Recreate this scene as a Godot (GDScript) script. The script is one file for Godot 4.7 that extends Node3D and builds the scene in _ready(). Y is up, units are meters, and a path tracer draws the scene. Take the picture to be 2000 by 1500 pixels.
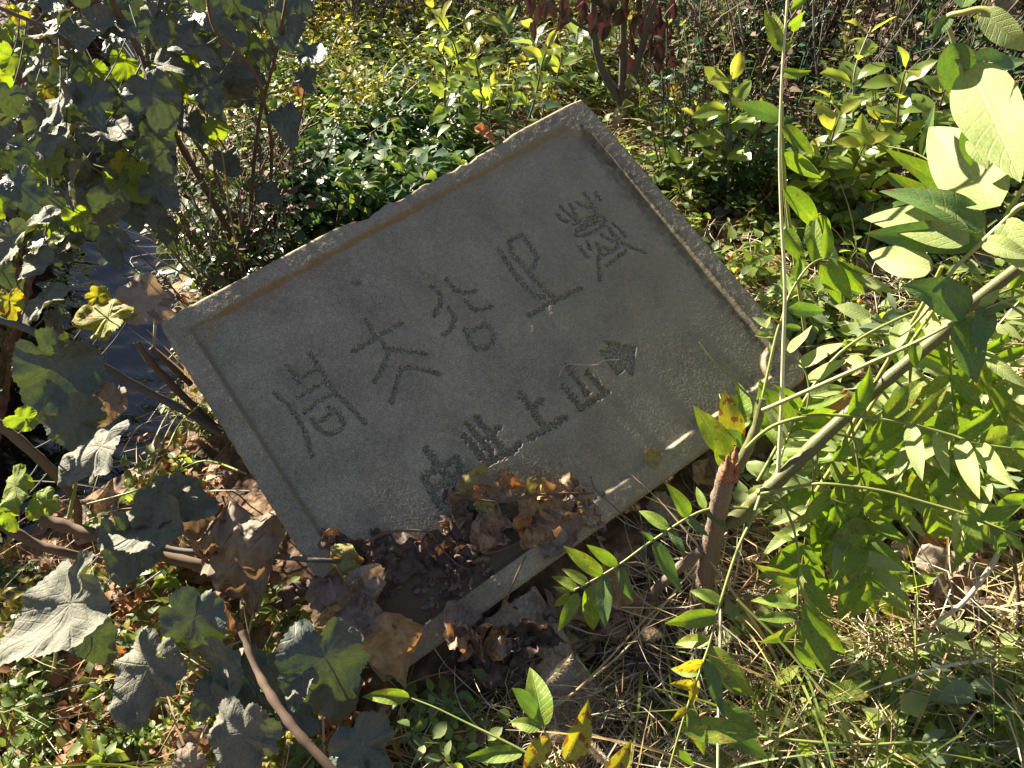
extends Node3D

# ---------------------------------------------------------------- view, ground and slab frames
const F := 1560.0                      # focal length in units of a 2000 x 1500 frame
const PITCH := 42.0
const EYE := Vector3(0, 1.28, 0)
const WATER_Y := -0.21
const SUN := Vector3(-0.68, 0.402, -0.60)
const SLAB_W := 1.0
const SLAB_H := 0.774
var cb := Basis(Vector3.RIGHT, deg_to_rad(-PITCH))
var rng := RandomNumberGenerator.new()
var n_big := FastNoiseLite.new()
var n_fine := FastNoiseLite.new()
var sx: Vector3
var sy: Vector3
var sn: Vector3
var s0: Vector3
var taken := {}
var mats := {}


func ray(x: float, y: float) -> Vector3:
	return cb * Vector3((x - 1000.0) / F, (750.0 - y) / F, -1.0)


func at(x: float, y: float, d: float) -> Vector3:
	return EYE + ray(x, y) * d


func bank(z: float) -> float:
	if z < -1.3:
		return -0.905 + (z + 1.3) * 0.32
	return -0.905 - (z + 1.3) * 1.5


func ground_y(x: float, z: float) -> float:
	var zz := clampf(-z, -2.0, 9.0)
	var xx := clampf(x, -2.5, 4.0)
	var h := 0.12 * (zz - 0.72) + 0.16 * (xx + 0.23)
	h += n_big.get_noise_2d(x * 1.0, z * 1.0) * 0.05
	h += n_fine.get_noise_2d(x, z) * 0.012
	h -= 0.10 * maxf(z + 0.95, 0.0) * smoothstep(1.6, 0.9, z)
	if sn.y > 0.1:
		var q := Vector3(x, 0.0, z) - s0
		var t := -q.dot(sn) / sn.y
		var w := q + Vector3.UP * t
		var u := w.dot(sx)
		var v := w.dot(sy)
		var far := maxf(maxf(-u - 0.02, u - 1.02), maxf(-v - 0.02, v - (1.10 if u > 0.1 and u < 0.5 else 0.82)))
		h = lerpf(h, minf(h, t - 0.058), smoothstep(0.12, 0.0, far))
	var e := x - bank(z)
	if z < 1.0 and e < 0.28:
		var t := smoothstep(0.28, -0.06, e)
		var hl := maxf(h, 0.02) + 0.1
		var t2 := smoothstep(-0.27, -0.52, e)
		h = lerpf(lerpf(h, -0.42, t), hl, t2)
	return h


func up(x: float, y: float, h := 0.0) -> Vector3:      # the point h above the ground that lies along this line of sight
	var r := ray(x, y)
	var d := 0.3
	var p := EYE
	while d < 14.0:
		p = EYE + r * d
		var gap := p.y - ground_y(p.x, p.z) - h
		if gap <= 0.004:
			return p
		d += clampf(gap * 0.6, 0.004, 0.3)
	return p


func on_slab(x: float, y: float, h := 0.0) -> Vector3:
	var r := ray(x, y)
	var t := (s0 + sn * h - EYE).dot(sn) / r.dot(sn)
	return EYE + r * t


func slab_uv(x: float, y: float) -> Vector2:
	var p := on_slab(x, y) - s0
	return Vector2(p.dot(sx), p.dot(sy))


func under_slab(p: Vector3, margin := 0.03) -> bool:
	var q := p - s0
	var t := -q.dot(sn) / sn.y
	q += Vector3.UP * t
	var u := q.dot(sx)
	var v := q.dot(sy)
	return u > -margin and u < SLAB_W + margin and v > -margin and v < SLAB_H + margin


func over_slab(p: Vector3, x: float, y: float, h: float) -> Vector3:
	var q := on_slab(x, y, h)
	var w := q - s0
	var u := w.dot(sx)
	var v := w.dot(sy)
	if u > -0.03 and u < 1.03 and v > -0.03 and v < SLAB_H + (0.24 if u > 0.25 and u < 0.45 else 0.03) and EYE.distance_to(q) < EYE.distance_to(p):
		return q
	return p


# ---------------------------------------------------------------- naming
func numbered(called: String) -> String:
	if not taken.has(called):
		taken[called] = 0
		return called
	taken[called] += 1
	return "%s_%03d" % [called, taken[called]]


func tag(o: Node, label: String, category: String, group := "") -> void:
	o.set_meta("label", label)
	o.set_meta("category", category)
	if group != "":
		o.set_meta("group", group)


func thing(called: String, label: String, category: String, group := "", where := Vector3.ZERO) -> Node3D:
	var o := Node3D.new()
	o.name = numbered(called)
	add_child(o)
	o.position = where
	tag(o, label, category, group)
	return o


func part(called: String, m: Mesh, mat: Material, parent: Node3D, xf := Transform3D()) -> MeshInstance3D:
	var o := MeshInstance3D.new()
	o.name = called
	o.mesh = m
	o.material_override = mat
	parent.add_child(o, true)
	o.global_transform = xf
	return o


func solo(called: String, m: Mesh, mat: Material, label: String, category: String, group := "", xf := Transform3D()) -> MeshInstance3D:
	var o := part(numbered(called), m, mat, self, xf)
	tag(o, label, category, group)
	return o


func kind(o: Node, k: String) -> void:
	o.set_meta("kind", k)


# ---------------------------------------------------------------- mesh building
class MB:
	var v := PackedVector3Array()
	var n := PackedVector3Array()
	var uv := PackedVector2Array()
	var idx := PackedInt32Array()

	func grid(pts: PackedVector3Array, uvs: PackedVector2Array, nu: int, nv: int, wrap := false) -> void:
		var o := v.size()
		v.append_array(pts)
		uv.append_array(uvs)
		var nn := PackedVector3Array()
		nn.resize(pts.size())
		for i in nu - 1:
			for j in nv - 1:
				var a := i * nv + j
				var b := a + nv
				var c := b + 1
				var d := a + 1
				idx.append(o + a); idx.append(o + b); idx.append(o + c)
				idx.append(o + a); idx.append(o + c); idx.append(o + d)
				var f1 := (pts[c] - pts[a]).cross(pts[b] - pts[a])
				var f2 := (pts[d] - pts[a]).cross(pts[c] - pts[a])
				nn[a] += f1 + f2
				nn[b] += f1
				nn[c] += f1 + f2
				nn[d] += f2
		if wrap:
			for i in nu:
				var s := nn[i * nv] + nn[i * nv + nv - 1]
				nn[i * nv] = s
				nn[i * nv + nv - 1] = s
		for i in nn.size():
			var l := nn[i].length()
			nn[i] = nn[i] / l if l > 1e-14 else Vector3.UP
		n.append_array(nn)

	func tube(p: PackedVector3Array, r: PackedFloat32Array, sides := 6) -> void:
		var m := p.size()
		var pts := PackedVector3Array()
		var uvs := PackedVector2Array()
		var t0 := (p[1] - p[0]).normalized()
		var e1 := t0.cross(Vector3(0.31, 0.2, 0.93)).normalized()
		var len := 0.0
		for i in m:
			var t := (p[mini(i + 1, m - 1)] - p[maxi(i - 1, 0)]).normalized()
			e1 = (e1 - t * e1.dot(t)).normalized()
			var e2 := t.cross(e1)
			if i > 0:
				len += p[i].distance_to(p[i - 1])
			for k in sides + 1:
				var a := TAU * k / sides
				pts.append(p[i] + (e1 * cos(a) + e2 * sin(a)) * r[i])
				uvs.append(Vector2(len * 8.0, float(k) / sides))
		grid(pts, uvs, m, sides + 1, true)
		for end in [0, m - 1]:                              # small closing fans
			var o := v.size()
			var dir := (p[1] - p[0]).normalized() if end == 0 else (p[m - 1] - p[m - 2]).normalized()
			if end == 0:
				dir = -dir
			v.append(p[end] + dir * r[end] * 0.35); n.append(dir); uv.append(Vector2.ZERO)
			for k in sides + 1:
				v.append(pts[end * (sides + 1) + k]); n.append(dir); uv.append(Vector2.ZERO)
			for k in sides:
				if end == 0:
					idx.append(o); idx.append(o + 1 + k); idx.append(o + 2 + k)
				else:
					idx.append(o); idx.append(o + 2 + k); idx.append(o + 1 + k)

	func add(m: MB, xf: Transform3D) -> void:
		var o := v.size()
		v.append_array(xf * m.v)
		var b := xf.basis.orthonormalized()
		for x in m.n:
			n.append(b * x)
		uv.append_array(m.uv)
		for i in m.idx:
			idx.append(o + i)

	func mesh() -> ArrayMesh:
		var a := []
		a.resize(Mesh.ARRAY_MAX)
		a[Mesh.ARRAY_VERTEX] = v
		a[Mesh.ARRAY_NORMAL] = n
		a[Mesh.ARRAY_TEX_UV] = uv
		a[Mesh.ARRAY_INDEX] = idx
		var m := ArrayMesh.new()
		m.add_surface_from_arrays(Mesh.PRIMITIVE_TRIANGLES, a)
		return m


func spline(p: Array, per := 6) -> PackedVector3Array:
	var out := PackedVector3Array()
	for i in p.size() - 1:
		var a: Vector3 = p[maxi(i - 1, 0)]
		var b: Vector3 = p[i]
		var c: Vector3 = p[i + 1]
		var d: Vector3 = p[mini(i + 2, p.size() - 1)]
		for k in per:
			out.append(b.cubic_interpolate(c, a, d, float(k) / per))
	out.append(p[p.size() - 1])
	return out


func stem_mesh(p: Array, r0: float, r1: float, sides := 6, per := 5, bumpy := 0.0) -> ArrayMesh:
	var s := spline(p, per)
	var r := PackedFloat32Array()
	for i in s.size():
		r.append(lerpf(r0, r1, float(i) / (s.size() - 1)) * (1.0 + bumpy * n_fine.get_noise_2d(i * 0.045 + p[0].x * 50.0, 7.0) * 2.0))
	var m := MB.new()
	m.tube(s, r, sides)
	return m.mesh()


func blade(nu: int, nv: int, w: Callable, fold: float, droop: float, wave: float, ph: float, twist := 0.0, teeth := 0.0) -> MB:
	var pts := PackedVector3Array()
	var uvs := PackedVector2Array()
	for i in nu:
		var u := float(i) / (nu - 1)
		var hw: float = w.call(u)
		for j in nv:
			var t := 2.0 * j / (nv - 1) - 1.0
			var ww := hw
			if teeth > 0.0 and absf(t) > 0.9 and i % 2 == 1:
				ww *= 1.0 + teeth
			var z := t * ww
			var y := fold * absf(z) - droop * u * u + wave * hw * sin(u * 9.0 + ph + t * 0.7) * absf(t)
			var a := twist * u
			pts.append(Vector3(u * (1.0 - 0.25 * droop * u), y * cos(a) - z * sin(a), y * sin(a) + z * cos(a)))
			uvs.append(Vector2(u, 0.5 + 0.5 * t))
	var m := MB.new()
	m.grid(pts, uvs, nu, nv)
	return m


func w_lance(u: float) -> float:                       # rounded foot, long drawn-out point
	return 0.47 * pow(u, 0.55) * pow(1.0 - u, 0.97)


func w_oval(u: float) -> float:
	return 0.25 * pow(sin(PI * pow(u, 0.92)), 0.8)


func w_willow(u: float) -> float:
	return 0.14 * pow(sin(PI * pow(u, 0.85)), 0.9)


func w_pointed(u: float) -> float:
	return 0.3 * pow(sin(PI * pow(u, 0.6)), 1.0) * (1.0 - 0.25 * u)


func round_leaf(seed: int, lobe: float, nr := 9, nt := 96) -> MB:    # broad heart-shaped serrated leaf; stalk joins at the origin, point at +x
	var r := RandomNumberGenerator.new()
	r.seed = seed
	var f := FastNoiseLite.new()
	f.seed = seed
	f.frequency = 1.1
	var ph := r.randf() * TAU
	var bites := []
	for k in r.randi_range(1, 3):
		bites.append([r.randf_range(-2.4, 2.4), r.randf_range(0.15, 0.42), r.randf_range(0.1, 0.22)])
	var pts := PackedVector3Array()
	var uvs := PackedVector2Array()
	var cup := r.randf_range(-0.22, 0.16)
	var fold := r.randf_range(0.0, 0.25)
	for i in nr:
		var q := float(i) / (nr - 1)
		for j in nt + 1:
			var th := -PI + TAU * j / nt
			var a := absf(th)
			var rr := 0.66 + 0.06 * cos(th) + 0.3 * exp(-pow(th / 0.42, 2.0))
			rr *= 1.0 + lobe * (cos(th * 3.4) - 0.4) * exp(-pow((a - 0.9) / 1.2, 2.0))
			rr *= 1.0 - 0.42 * exp(-pow((PI - a) / 0.26, 2.0))
			rr *= 1.0 + (0.04 if j % 2 == 0 else -0.015) * (0.6 + 0.8 * absf(f.get_noise_1d(th * 7.0 + 50.0))) + 0.06 * f.get_noise_1d(th * 2.4)
			for b in bites:
				rr *= 1.0 - b[1] * exp(-pow((th - b[0]) / b[2], 2.0))
			var x := rr * q * cos(th)
			var z := rr * q * sin(th)
			var y := cup * q * q * rr + fold * absf(z) * 0.7 - 0.18 * maxf(x, 0.0) * x
			y += 0.045 * q * (0.5 - absf(sin(th * 2.5))) * 1.0
			y += 0.13 * q * q * sin(2.0 * th + ph) + 0.07 * q * q * sin(5.0 * th + ph * 2.0) + 0.2 * q * f.get_noise_2d(x * 1.2, z * 1.2)
			pts.append(Vector3(x, y, z))
			uvs.append(Vector2(0.5 + x * 0.46, 0.5 + z * 0.5))
	var m := MB.new()
	m.grid(pts, uvs, nr, nt + 1)
	return m


func crumpled(seed: int, roll: float, rough: float, nu := 18, nv := 14, shape := 0) -> MB:      # dry leaf rolled and crinkled; 0..1 along x
	var r := RandomNumberGenerator.new()
	r.seed = seed
	var f := FastNoiseLite.new()
	f.seed = seed
	f.frequency = 1.1
	f.fractal_octaves = 2
	var axis := r.randf_range(-0.9, 0.9)
	var ca := cos(axis)
	var sa := sin(axis)
	var bend := r.randf_range(-1.2, 1.2)
	var pts := PackedVector3Array()
	var uvs := PackedVector2Array()
	for i in nu:
		var u := float(i) / (nu - 1)
		var hw := (w_pointed(u) * 1.45 if shape == 0 else w_willow(u) * 1.6) + 0.006
		hw *= 1.0 + 0.14 * f.get_noise_2d(u * 6.0, 40.0)
		for j in nv:
			var t := 2.0 * j / (nv - 1) - 1.0
			var ee := 1.0 + 0.12 * f.get_noise_2d(u * 8.0 + 9.0, t * 4.0) * absf(t)
			var p := Vector2((u - 0.5), t * hw * ee)
			var a := p.x * ca + p.y * sa
			var b := -p.x * sa + p.y * ca
			var rad := 1.0 / maxf(absf(roll), 0.05)                # rolled round its own axis
			var k := roll * (1.0 + 0.8 * a)
			var yb := sin(b * k) / k if absf(k) > 0.05 else b
			var hb := (1.0 - cos(b * k)) / k if absf(k) > 0.05 else 0.0
			var ha := bend * a * a * 0.6
			var y := hb + ha
			y += rough * (f.get_noise_2d(p.x * 1.6, p.y * 1.6) * 0.55 + 0.16 * absf(f.get_noise_2d(p.x * 3.2 + 30.0, p.y * 3.2)))
			y += rough * 0.07 * absf(fposmod(u * 4.0 - absf(t) * 0.9 + bend, 1.0) - 0.5) + 0.10 * absf(t) * hw * 2.0 * (1.0 if bend > 0.0 else -1.0)
			var dx := rough * 0.25 * f.get_noise_2d(p.x * 3.0 + 70.0, p.y * 3.0)
			pts.append(Vector3(a * ca - yb * sa + dx, y, a * sa + yb * ca + dx * 0.6))
			uvs.append(Vector2(u, 0.5 + 0.5 * t))
	var m := MB.new()
	m.grid(pts, uvs, nu, nv)
	return m


func leaf_xf(base: Vector3, tip: Vector3, hint: Vector3, ws := 1.0) -> Transform3D:
	var x := tip - base
	var l := x.length()
	x /= l
	var y := (hint - x * x.dot(hint))
	if y.length() < 0.05:
		y = Vector3.UP - x * x.y
	y = y.normalized()
	return Transform3D(Basis(x * l, y * l, x.cross(y) * l * ws), base)


func jit(s: float) -> Vector3:
	return Vector3(rng.randf_range(-s, s), rng.randf_range(-s, s), rng.randf_range(-s, s))


# ---------------------------------------------------------------- materials
func lin(r: float, g: float, b: float) -> Color:
	return Color(r, g, b).linear_to_srgb()


func plain(key: String, c: Color, rough := 0.8, spec := 0.5) -> StandardMaterial3D:
	if mats.has(key):
		return mats[key]
	var m := StandardMaterial3D.new()
	m.resource_name = key
	m.albedo_color = c.linear_to_srgb()
	m.roughness = rough
	m.metallic_specular = spec
	m.cull_mode = BaseMaterial3D.CULL_DISABLED
	mats[key] = m
	return m


func leaf_mat(key: String, refl: Color, through: Color, rough := 0.5, spec := 0.5, rim := 0.0) -> StandardMaterial3D:
	if mats.has(key):
		return mats[key]
	var m := plain(key, refl, rough, spec)
	m.backlight_enabled = true
	m.backlight = Color(through.r * 2.0, through.g * 2.0, through.b * 2.0).linear_to_srgb()
	if rim > 0.0:
		m.rim_enabled = true
		m.rim = rim
		m.rim_tint = 0.3
	return m


func tex_leaf(key: String, img: Image, hgt: Image, share: float, tint: Color, rough: float, spec: float, bump: float, rim := 0.0) -> StandardMaterial3D:
	var m := StandardMaterial3D.new()
	m.resource_name = key
	m.albedo_texture = ImageTexture.create_from_image(img)
	m.roughness = rough
	m.metallic_specular = spec
	m.cull_mode = BaseMaterial3D.CULL_DISABLED
	m.backlight_enabled = true
	m.backlight = Color(tint.r * share * 2.0, tint.g * share * 2.0, tint.b * share * 2.0).linear_to_srgb()
	if hgt:
		m.heightmap_enabled = true
		m.heightmap_scale = bump
		m.heightmap_texture = ImageTexture.create_from_image(hgt)
	if rim > 0.0:
		m.rim_enabled = true
		m.rim = rim
		m.rim_tint = 0.3
	mats[key] = m
	return m


func image_of(w: int, h: int, px: Callable) -> Image:
	var d := PackedByteArray()
	d.resize(w * h * 3)
	var k := 0
	for j in h:
		for i in w:
			var c: Color = px.call(i, j)
			d[k] = int(clampf(c.r, 0, 1) * 255.0)
			d[k + 1] = int(clampf(c.g, 0, 1) * 255.0)
			d[k + 2] = int(clampf(c.b, 0, 1) * 255.0)
			k += 3
	return Image.create_from_data(w, h, false, Image.FORMAT_RGB8, d)


func pinnate_vein(u: float, v: float, pairs: float) -> float:     # 1 on a vein; u along, v -1..1 across
	var mid := clampf(1.0 - absf(v) / 0.07, 0.0, 1.0)
	var s := fposmod(u * pairs - absf(v) * 1.3, 1.0)
	var side := clampf(1.0 - absf(s - 0.5) / 0.09, 0.0, 1.0) * 0.75
	return maxf(mid, side)


func pinnate_textures(seed: int, base: Color, vein: Color, spot: Color, spots: float, yellow: Color, yellowing: float) -> Array:
	var f := FastNoiseLite.new()
	f.seed = seed
	f.frequency = 0.02
	var g := FastNoiseLite.new()
	g.seed = seed + 5
	g.frequency = 0.09
	var col := func(i: int, j: int) -> Color:
		var u := i / 191.0
		var v := j / 47.5 - 1.0
		var k := pinnate_vein(u, v, 9.0)
		var c := base.lerp(yellow, clampf((f.get_noise_2d(i + 500, j * 1.5) * 1.6 + yellowing) * 1.0, 0.0, 1.0))
		c = c.lerp(vein, k * 0.55)
		c = c * (1.0 + 0.25 * g.get_noise_2d(i, j))
		var s := f.get_noise_2d(i, j) + 0.35 * g.get_noise_2d(i + 90, j) + 0.25 * absf(v) + 0.25 * maxf(u - 0.6, 0.0)
		c = c.lerp(spot, smoothstep(0.62 - spots, 0.66 - spots, s))
		return c.linear_to_srgb()
	var hg := func(i: int, j: int) -> Color:
		var k := pinnate_vein(i / 191.0, j / 47.5 - 1.0, 9.0)
		var q := 0.5 - 0.35 * k + 0.15 * g.get_noise_2d(i * 2, j * 2)
		return Color(q, q, q)
	return [image_of(192, 96, col), image_of(192, 96, hg)]


func palmate_vein(x: float, z: float) -> float:
	var k := 0.0
	for a in [0.0, 0.62, -0.62, 1.35, -1.35, 2.3, -2.3]:
		var c := cos(a)
		var s := sin(a)
		var t := x * c + z * s
		var d := absf(-x * s + z * c)
		if t > 0.0:
			k = maxf(k, clampf(1.0 - d / (0.022 * (1.15 - t)), 0.0, 1.0))
			if d < t * 0.55:
				var q := fposmod(t * 7.0 - d * 6.0, 1.0)
				k = maxf(k, 0.55 * clampf(1.0 - absf(q - 0.5) / 0.09, 0.0, 1.0))
	return k


func palmate_textures(seed: int, base: Color, vein: Color, blotch: Color, amount: float) -> Array:
	var f := FastNoiseLite.new()
	f.seed = seed
	f.frequency = 0.012
	var g := FastNoiseLite.new()
	g.seed = seed + 3
	g.frequency = 0.13
	var col := func(i: int, j: int) -> Color:
		var x := (i / 319.0 - 0.5) / 0.46
		var z := (j / 319.0 - 0.5) / 0.5
		var c := base.lerp(vein, palmate_vein(x, z) * 0.4)
		c = c.lerp(blotch, smoothstep(0.35 - amount, 0.6 - amount, f.get_noise_2d(i, j) + 0.3 * (x * x + z * z)))
		c = c * (1.0 + 0.3 * g.get_noise_2d(i, j) + 0.2 * f.get_noise_2d(i * 3, j * 3))
		return c.linear_to_srgb()
	var hg := func(i: int, j: int) -> Color:
		var x := (i / 319.0 - 0.5) / 0.46
		var z := (j / 319.0 - 0.5) / 0.5
		var q := 0.55 - 0.35 * palmate_vein(x, z) + 0.12 * g.get_noise_2d(i, j)
		return Color(q, q, q)
	return [image_of(320, 320, col), image_of(320, 320, hg)]


func noise_tex(seed: int, freq: float, ramp: Array, size := 512, octaves := 5) -> NoiseTexture2D:
	var f := FastNoiseLite.new()
	f.seed = seed
	f.frequency = freq
	f.fractal_octaves = octaves
	var t := NoiseTexture2D.new()
	t.width = size
	t.height = size
	t.seamless = true
	t.noise = f
	if ramp.size():
		var g := Gradient.new()
		var offs := PackedFloat32Array()
		var cols := PackedColorArray()
		for r in ramp:
			offs.append(r[0])
			cols.append((r[1] as Color).linear_to_srgb())
		g.offsets = offs
		g.colors = cols
		t.color_ramp = g
	return t


func surface_mat(key: String, tex: Texture2D, scale: float, rough: float, bump: Texture2D = null, bump_cm := 0.3, local := false) -> StandardMaterial3D:
	var m := StandardMaterial3D.new()
	m.resource_name = key
	m.albedo_texture = tex
	m.roughness = rough
	m.uv1_triplanar = true
	m.uv1_world_triplanar = not local
	m.uv1_scale = Vector3.ONE * scale
	m.cull_mode = BaseMaterial3D.CULL_DISABLED
	if bump:
		m.heightmap_enabled = true
		m.heightmap_scale = bump_cm
		m.heightmap_texture = bump
	mats[key] = m
	return m


# ---------------------------------------------------------------- plants
var stem_points: Array = []


func rise(base: Vector3, x: float, y: float, lean := 0.0) -> Vector3:   # the point seen there on a plant that stands upright on base
	var q := cb.inverse() * (base - EYE)
	var d := -q.z
	var by := 750.0 - q.y / d * F
	return at(x, y, d - 0.9 * (by - y) / F * d + lean)


func stalk(parent: Node3D, called: String, p: Array, r0: float, r1: float, mat: Material, sides := 6, bumpy := 0.0) -> MeshInstance3D:
	for q in spline(p, 8):
		stem_points.append(q)
	return part(called, stem_mesh(p, r0, r1, sides, 6, bumpy), mat, parent)


func nearest_stem(p: Vector3) -> Vector3:
	var best := p + Vector3(0, -0.08, 0)
	var bd := 0.35
	for q in stem_points:
		var d: float = p.distance_to(q)
		if d < bd:
			bd = d
			best = q
	return best


func broad_leaf(parent: Node3D, row: Array, meshes: Array, mlist: Array, pmat: Material) -> void:
	# row: x, y, size (in 2000ths of the frame), heading in degrees (0 right, 90 down), depth, turn to the viewer 0..1, tone
	var l: float = row[2] / 1.38
	var dir := Vector2.from_angle(deg_to_rad(row[3]))
	var c := Vector2(row[0], row[1])
	var d: float = row[4]
	var b := c - dir * l * 0.3
	var t := c + dir * l * 0.7
	var dip := rng.randf_range(-0.02, 0.03)
	var base := at(b.x, b.y, d)
	if row[6] == 0:
		dip += 0.22 * l / F * d * dir.dot(Vector2(-0.69, -0.72))
	var tip := at(t.x, t.y, d + dip)
	var eye := (EYE - base).normalized()
	var hint: Vector3 = Vector3.UP.lerp(eye, row[5]) + jit(0.16) + (SUN * 0.32 if row[6] == 0 else Vector3(-0.1, 0, 0))
	var k := rng.randi() % meshes.size()
	var o := part("leaf", meshes[k], mlist[row[6]], parent, leaf_xf(base, tip, hint, rng.randf_range(0.92, 1.08)))
	var s := nearest_stem(base)
	var mid := (base + s) * 0.5 + Vector3(0, -0.008, 0)
	part("petiole", stem_mesh([s, mid, base], 0.0016, 0.0012, 5, 4), pmat, o)


func leafy_stem(parent: Node3D, p: Array, meshes: Array, mlist: Array, llen: float, from_t: float, gap: float, pitch_up: float, flip := 0.0) -> void:
	var s := spline(p, 10)
	var total := 0.0
	for i in s.size() - 1:
		total += s[i].distance_to(s[i + 1])
	var run := 0.0
	var next := total * from_t
	var az := rng.randf() * TAU
	for i in s.size() - 1:
		var seg := s[i].distance_to(s[i + 1])
		while next <= run + seg and next <= total:
			var p0 := s[i].lerp(s[i + 1], (next - run) / maxf(seg, 1e-6))
			var t := (s[i + 1] - s[i]).normalized()
			var e1 := t.cross(Vector3(0.3, 0.1, 0.9)).normalized()
			var e2 := t.cross(e1)
			var young := next / total
			for side in 2:
				var a := az + PI * side + rng.randf_range(-0.3, 0.3)
				var out := e1 * cos(a) + e2 * sin(a)
				var el := pitch_up + 0.5 * (young - 0.5) + rng.randf_range(-0.3, 0.3)
				var dir := (out * cos(el) + t * sin(el)).normalized()
				var ln := llen * rng.randf_range(0.75, 1.15) * (1.0 - 0.35 * pow(young, 4.0))
				var tone := mini(int(young * mlist.size() * 0.85 + rng.randf_range(-0.4, 0.9)), mlist.size() - 1)
				var hint := t + Vector3.UP * 0.4 + jit(0.45)
				part("leaf", meshes[rng.randi() % meshes.size()], mlist[maxi(tone, 0)], parent, leaf_xf(p0 + dir * ln * 0.12, p0 + dir * ln * 1.12, hint, rng.randf_range(0.9, 1.15)))
			az += PI * 0.5 + rng.randf_range(-0.3, 0.3)
			next += gap * rng.randf_range(0.8, 1.2)
		run += seg


func compound(parent: Node3D, px: Array, d0: float, d1: float, leaflets: Array, meshes: Array, mlist: Array, smat: Material, r0 := 0.0026, ws := 1.0) -> void:
	var p := []
	for i in px.size():
		p.append(at(px[i][0], px[i][1], lerpf(d0, d1, float(i) / (px.size() - 1))))
	var axis := part("compound_leaf", stem_mesh(p, r0, r0 * 0.45, 6, 7), smat, parent)
	for row in leaflets:
		var best := 0.0
		var bd := 1e9
		var q := Vector2(row[0], row[1])
		for i in px.size() - 1:
			var a := Vector2(px[i][0], px[i][1])
			var b := Vector2(px[i + 1][0], px[i + 1][1])
			var c := Geometry2D.get_closest_point_to_segment(q, a, b)
			if c.distance_to(q) < bd:
				bd = c.distance_to(q)
				best = (i + c.distance_to(a) / maxf(a.distance_to(b), 1.0)) / (px.size() - 1)
		var d := lerpf(d0, d1, best)
		var base := at(row[0], row[1], d)
		var tone: int = row[4] if row.size() > 4 else rng.randi() % mini(3, mlist.size())
		var lean := rng.randf_range(-0.035, 0.03)
		if tone == 4:                                   # blades that have turned their face to the sun
			var v := Vector2(row[2] - row[0], row[3] - row[1])
			lean += 0.6 * v.dot(Vector2(-0.69, -0.72)) / F * d
		var tip := at(row[2], row[3], d + lean)
		var eye := (EYE - base).normalized()
		var hint := eye * 0.8 + Vector3.UP * 0.25 - SUN * 0.25 + jit(0.3)         # pale ones turn to the sun, the others let it through
		if tone == 4:
			hint = eye * 0.95 + SUN * 0.62 + jit(0.12)
		elif tone == 2:
			hint = eye * 0.6 + Vector3.UP * 0.6 + jit(0.3)
		part("leaflet", meshes[rng.randi() % meshes.size()], mlist[tone], axis, leaf_xf(base, tip, hint, ws * rng.randf_range(0.9, 1.1) * (0.82 if tone == 4 else 1.0)))


func sprig(seed: int, n: int, llen: float, height: float, spread: float, wf: Callable, stems := 3) -> MB:
	var r := RandomNumberGenerator.new()
	r.seed = seed
	var m := MB.new()
	for s in stems:
		var a := r.randf() * TAU
		var top := Vector3(cos(a) * spread * r.randf_range(0.3, 1.0), height * r.randf_range(0.6, 1.1), sin(a) * spread * r.randf_range(0.3, 1.0))
		var mid := top * 0.5 + Vector3(r.randf_range(-1, 1), 0, r.randf_range(-1, 1)) * spread * 0.2
		var sp := spline([Vector3(0, -0.01, 0), mid, top], 4)
		var rr := PackedFloat32Array()
		for i in sp.size():
			rr.append(lerpf(0.0013, 0.0006, float(i) / sp.size()))
		m.tube(sp, rr, 3)
		var per := maxi(n / stems, 2)
		for k in per:
			var t := 0.25 + 0.75 * (k + 1.0) / per
			var p := sp[int(t * (sp.size() - 1))]
			var az := k * 2.4 + r.randf_range(-0.5, 0.5)
			var el := r.randf_range(-0.35, 0.7)
			var dir := Vector3(cos(az) * cos(el), sin(el), sin(az) * cos(el))
			var l := llen * r.randf_range(0.6, 1.15)
			var lf := weed_blade(wf, r)
			m.add(lf, leaf_xf(p + dir * l * 0.2, p + dir * l * 1.2, Vector3.UP + Vector3(r.randf_range(-0.6, 0.6), 0, r.randf_range(-0.6, 0.6)), r.randf_range(0.9, 1.3)))
	return m


func weed_blade(wf: Callable, r: RandomNumberGenerator) -> MB:
	return blade(5, 3, wf, r.randf_range(0.1, 0.5), r.randf_range(0.05, 0.4), 0.0, 0.0)


func scatter(parent: Node3D, called: String, m: Mesh, mat: Material, where: Array) -> void:
	if where.is_empty():
		return
	var mm := MultiMesh.new()
	mm.transform_format = MultiMesh.TRANSFORM_3D
	mm.mesh = m
	mm.instance_count = where.size()
	for i in where.size():
		mm.set_instance_transform(i, where[i])
	var o := MultiMeshInstance3D.new()
	o.name = called
	o.multimesh = mm
	o.material_override = mat
	o.set_meta("kind", "stuff")
	parent.add_child(o, true)


func sow(zones: Array, tilt: float, s0_: float, s1_: float, sink := 0.0, flat := false, clear := 0.05) -> Array:     # zones: x0, y0, x1, y1, how many; seen outlines on the ground
	var out := []
	for z in zones:
		for k in z[4]:
			var x := rng.randf_range(z[0], z[2])
			var y := rng.randf_range(z[1], z[3])
			var p := up(x, y)
			if p.y < WATER_Y + 0.03 or under_slab(p, clear):
				continue
			var b := Basis(Vector3.UP, rng.randf() * TAU)
			b = Basis(Vector3(rng.randf_range(-1, 1), 0, rng.randf_range(-1, 1)).normalized(), rng.randf() * tilt) * b
			if flat and rng.randf() < 0.5:
				b = b * Basis(Vector3.RIGHT, PI)
			out.append(Transform3D(b.scaled_local(Vector3.ONE * rng.randf_range(s0_, s1_)), p - Vector3(0, sink, 0)))
	return out


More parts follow.
